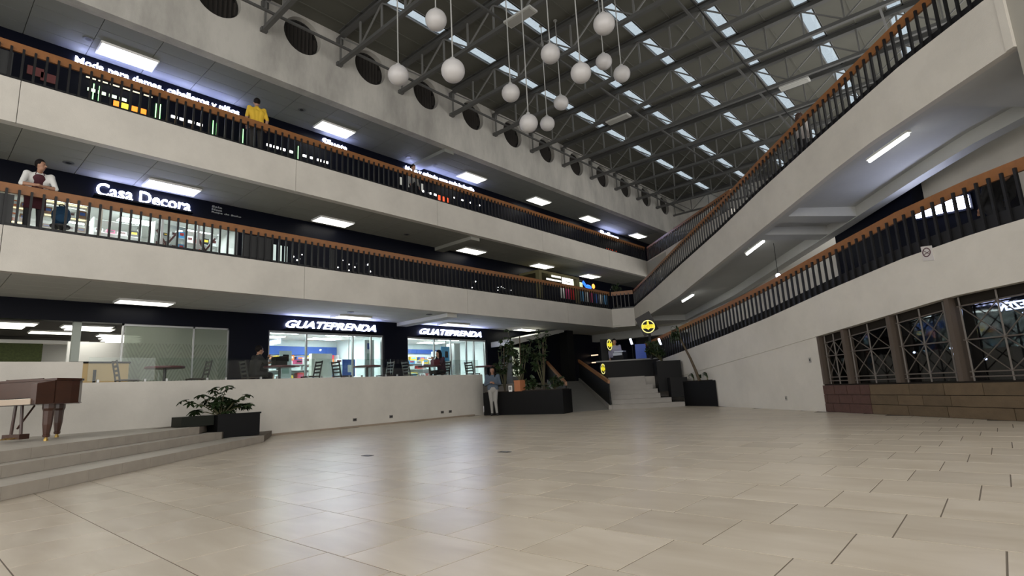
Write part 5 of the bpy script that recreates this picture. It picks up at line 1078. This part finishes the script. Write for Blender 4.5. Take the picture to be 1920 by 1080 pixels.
    for v in hh.vertices:                       # open the fringe so that the face shows
        q = v.co-hed
        if q.dot(fwd) > .045 and q.z < .06 and hair_kind != 'cap': v.co -= fwd*(q.dot(fwd)-.045)
    hh.polygons.foreach_set('use_smooth', [True]*len(hh.polygons)); link('hair', hh, t)
    EY = mat('eye', (.01,.008,.008), .3); LIP = mat('lip', (.22,.07,.06), .5)
    for sg in (-1,1): MB().sphere(hed+side*(.031*sg)+fwd*.082+Vector((0,0,.012)), .011,.008,.007, 8, 6).build('eye', EY, t, world=False)
    MB().sphere(hed+fwd*.082-Vector((0,0,.055)), .022,.009,.007, 8, 6).build('mouth', LIP, t, world=False)
    if apron is not None:
        pts = [(che+up*.09, .075), (che, .14), (pel.lerp(che,.5), .17), (pel, .19), (pel-Vector((0,0,.32)), .20)]
        secs = []
        for c, hw in pts:
            row = []
            for k in range(9):
                a = -1.0+2.0*k/8; row.append(c+Vector((hw*math.sin(a*1.1), .118+.015-.05*(a*a), 0)))
            secs.append([q for q in row]+[q-Vector((0,.008,0)) for q in row[::-1]])
        MB().sweep(secs).build('apron', apron, t, True, world=False)
        for sg in (-1,1): MB().path([che+up*.09+Vector((.07*sg,.11,0)), nec+Vector((.05*sg,.02,.0)), nec+Vector((.03*sg,-.05,.01))], .008, 6).build('apron_strap', apron, t, world=False)
    return t
def stand(h=1.65, lean=0.0, arms=None, face=(0,1,0), feet=None):
    s = h/1.70
    z = lambda v: v*s
    J = dict(pelvis=(0,0,z(.95)), chest=(0,.03*lean*4,z(1.25)), neck=(0,.06*lean*4,z(1.46)), head=(0,.03+.09*lean*4,z(1.58)), face=face,
             hipL=(-.09,0,z(.90)), hipR=(.09,0,z(.90)), knL=(-.10,.02,z(.49)), knR=(.10,.02,z(.49)), anL=(-.11,-.01,.09), anR=(.11,-.01,.09), toL=(-.13,.14,.035), toR=(.13,.14,.035),
             shL=(-.185,.02+.04*lean*4,z(1.39)), shR=(.185,.02+.04*lean*4,z(1.39)), elL=(-.235,0,z(1.11)), elR=(.235,0,z(1.11)), wrL=(-.23,.09,z(.87)), wrR=(.23,.09,z(.87)))
    if arms: J.update(arms)
    if feet: J.update(feet)
    return J
CW = mat('white shirt', (.62,.62,.60), .8); CMA = mat('maroon apron', (.055,.008,.015), .8); CB = mat('dark trousers', (.012,.012,.015), .8); CY = mat('yellow shirt', (.62,.40,.03), .8); CD = mat('denim', (.075,.10,.135), .85); CG = mat('grey trousers', (.30,.29,.27), .85); SB = mat('black shoe', (.01,.01,.01), .5); CP = mat('plum blouse', (.05,.018,.03), .8); CLI = mat('lilac shirt', (.24,.23,.30), .8); CK = mat('black top', (.012,.012,.013), .8)
F2 = Z2T-.1; F3 = Z3T-.1
# leaning on the second gallery rail, looking to the right; own forward axis = +X
J = stand(1.66, .9, face=(-.75,.66,0))
rh = .87+.1
J.update(chest=(0,.16,1.20), neck=(0,.25,1.36), head=(0,.31,1.47), pelvis=(0,-.02,.93), shL=(-.19,.22,1.29), shR=(.19,.22,1.29), elL=(-.27,.34,rh+.05), elR=(.27,.34,rh+.05), wrL=(-.06,.40,rh+.04), wrR=(.06,.42,rh+.045), handL=(1,.05,0), handR=(-1,.05,0))
person('person in a white shirt and maroon apron leaning folded arms on the second gallery rail', (XF-.42,1.56,F2), R(-90), J, CW, CB, SB, 'short', sleeves='short', apron=CMA)
# yellow shirt seen from behind on the third gallery
J = stand(1.74, .1, arms=dict(elL=(-.26,-.06,1.12), elR=(.26,-.06,1.12), wrL=(-.24,-.02,.9), wrR=(.24,-.02,.9)))
person('person in a yellow shirt standing with their back to the third gallery rail', (XF-.32,5.92,F3), R(78), J, CY, mat('khaki dark', (.03,.028,.025), .8), SB, 'short', sleeves='short')
J = stand(1.62, .0, face=(.2,1,0))
person('person half hidden behind the third gallery rail below the long sign', (XF-.9,11.75,F3), R(-80), J, CG, CB, SB, 'short', vox=.018)
# woman by the planted box
J = stand(1.60, .0, arms=dict(elL=(-.25,.02,1.03), elR=(.25,.02,1.03), wrL=(-.07,.2,1.05), wrR=(.09,.2,1.08), handL=(.8,.4,.3), handR=(-.8,.4,.3)), face=(.1,1,0), feet=dict(knL=(-.07,.03,.47), anL=(-.10,.0,.09), toL=(-.13,.13,.035), knR=(.07,.02,.47), anR=(.06,-.04,.09), toR=(.08,.10,.035)))
person('woman in a denim jacket and grey trousers standing before the planted box', (-12.85,13.42,0), R(-138), J, CD, CG, SB, 'long')
# seated woman at the café table, facing the table (towards -Y)
def sit(h=1.6):
    return dict(pelvis=(0,0,.56), chest=(0,.06,.86), neck=(0,.10,1.06), head=(0,.15,1.18), face=(0,1,-.1), hipL=(-.1,.02,.54), hipR=(.1,.02,.54), knL=(-.12,.42,.52), knR=(.12,.42,.52), anL=(-.12,.40,.09), anR=(.12,.40,.09), toL=(-.13,.55,.035), toR=(.13,.55,.035),
                shL=(-.18,.08,1.0), shR=(.18,.08,1.0), elL=(-.22,.2,.82), elR=(.22,.22,.84), wrL=(-.06,.40,.84), wrR=(.07,.36,.98), handL=(.3,.8,.2), handR=(-.3,.5,.8))
person('woman with long dark hair seated at a round table before the second pawn shop window', (-15.15,13.2,GF), R(178), sit(), CP, CB, SB, 'long')
chair('black ladder-back chair under the seated woman with long hair', (-15.15,13.2,GF), math.pi)
person('dark-clothed person seated at the left edge of the first pawn shop window', (-15.1,6.45,GF), R(0), sit(), CK, CB, SB, 'short', vox=.018)
chair('black ladder-back chair under the dark-clothed seated person', (-15.1,6.42,GF), 0)
person('person in a lilac shirt standing behind the black bar counter', tuple(Q(.4,3.5,GF)), R(-146), stand(1.55), CLI, CB, SB, 'short', vox=.02)
s_ = 4.06
person('dark-clothed person walking behind the lower ramp rail', tuple(W(s_,.55,lt(s_)-.12)), R(-40), stand(1.12/1.0+.0), CK, CB, SB, 'short', vox=.018) if False else None
p = W(4.1,.62,lt(4.1)-.12)
person('dark-clothed person leaning with their back behind the lower ramp rail', tuple(p), R(50), dict(stand(1.55), **dict(pelvis=(0,.2,.72), chest=(0,.05,.92), neck=(0,-.08,1.02), head=(0,-.13,1.07), shL=(-.19,-.04,.98), shR=(.19,-.04,.98), elL=(-.26,.05,.75), elR=(.26,.05,.75), wrL=(-.2,.2,.6), wrR=(.2,.2,.6), hipL=(-.09,.2,.68), hipR=(.09,.2,.68), knL=(-.1,.1,.4), knR=(.1,.1,.4))), CK, CB, SB, 'short', vox=.018)
s_ = 13.3
person('person whose head just clears the upper ramp rail', tuple(U(s_,.6,ut(s_)-.12)), R(-43), stand(1.62), mat('pale shirt', (.45,.42,.40), .8), CB, SB, 'long', vox=.018, hairm=mat('brown hair', (.05,.025,.015), .5))
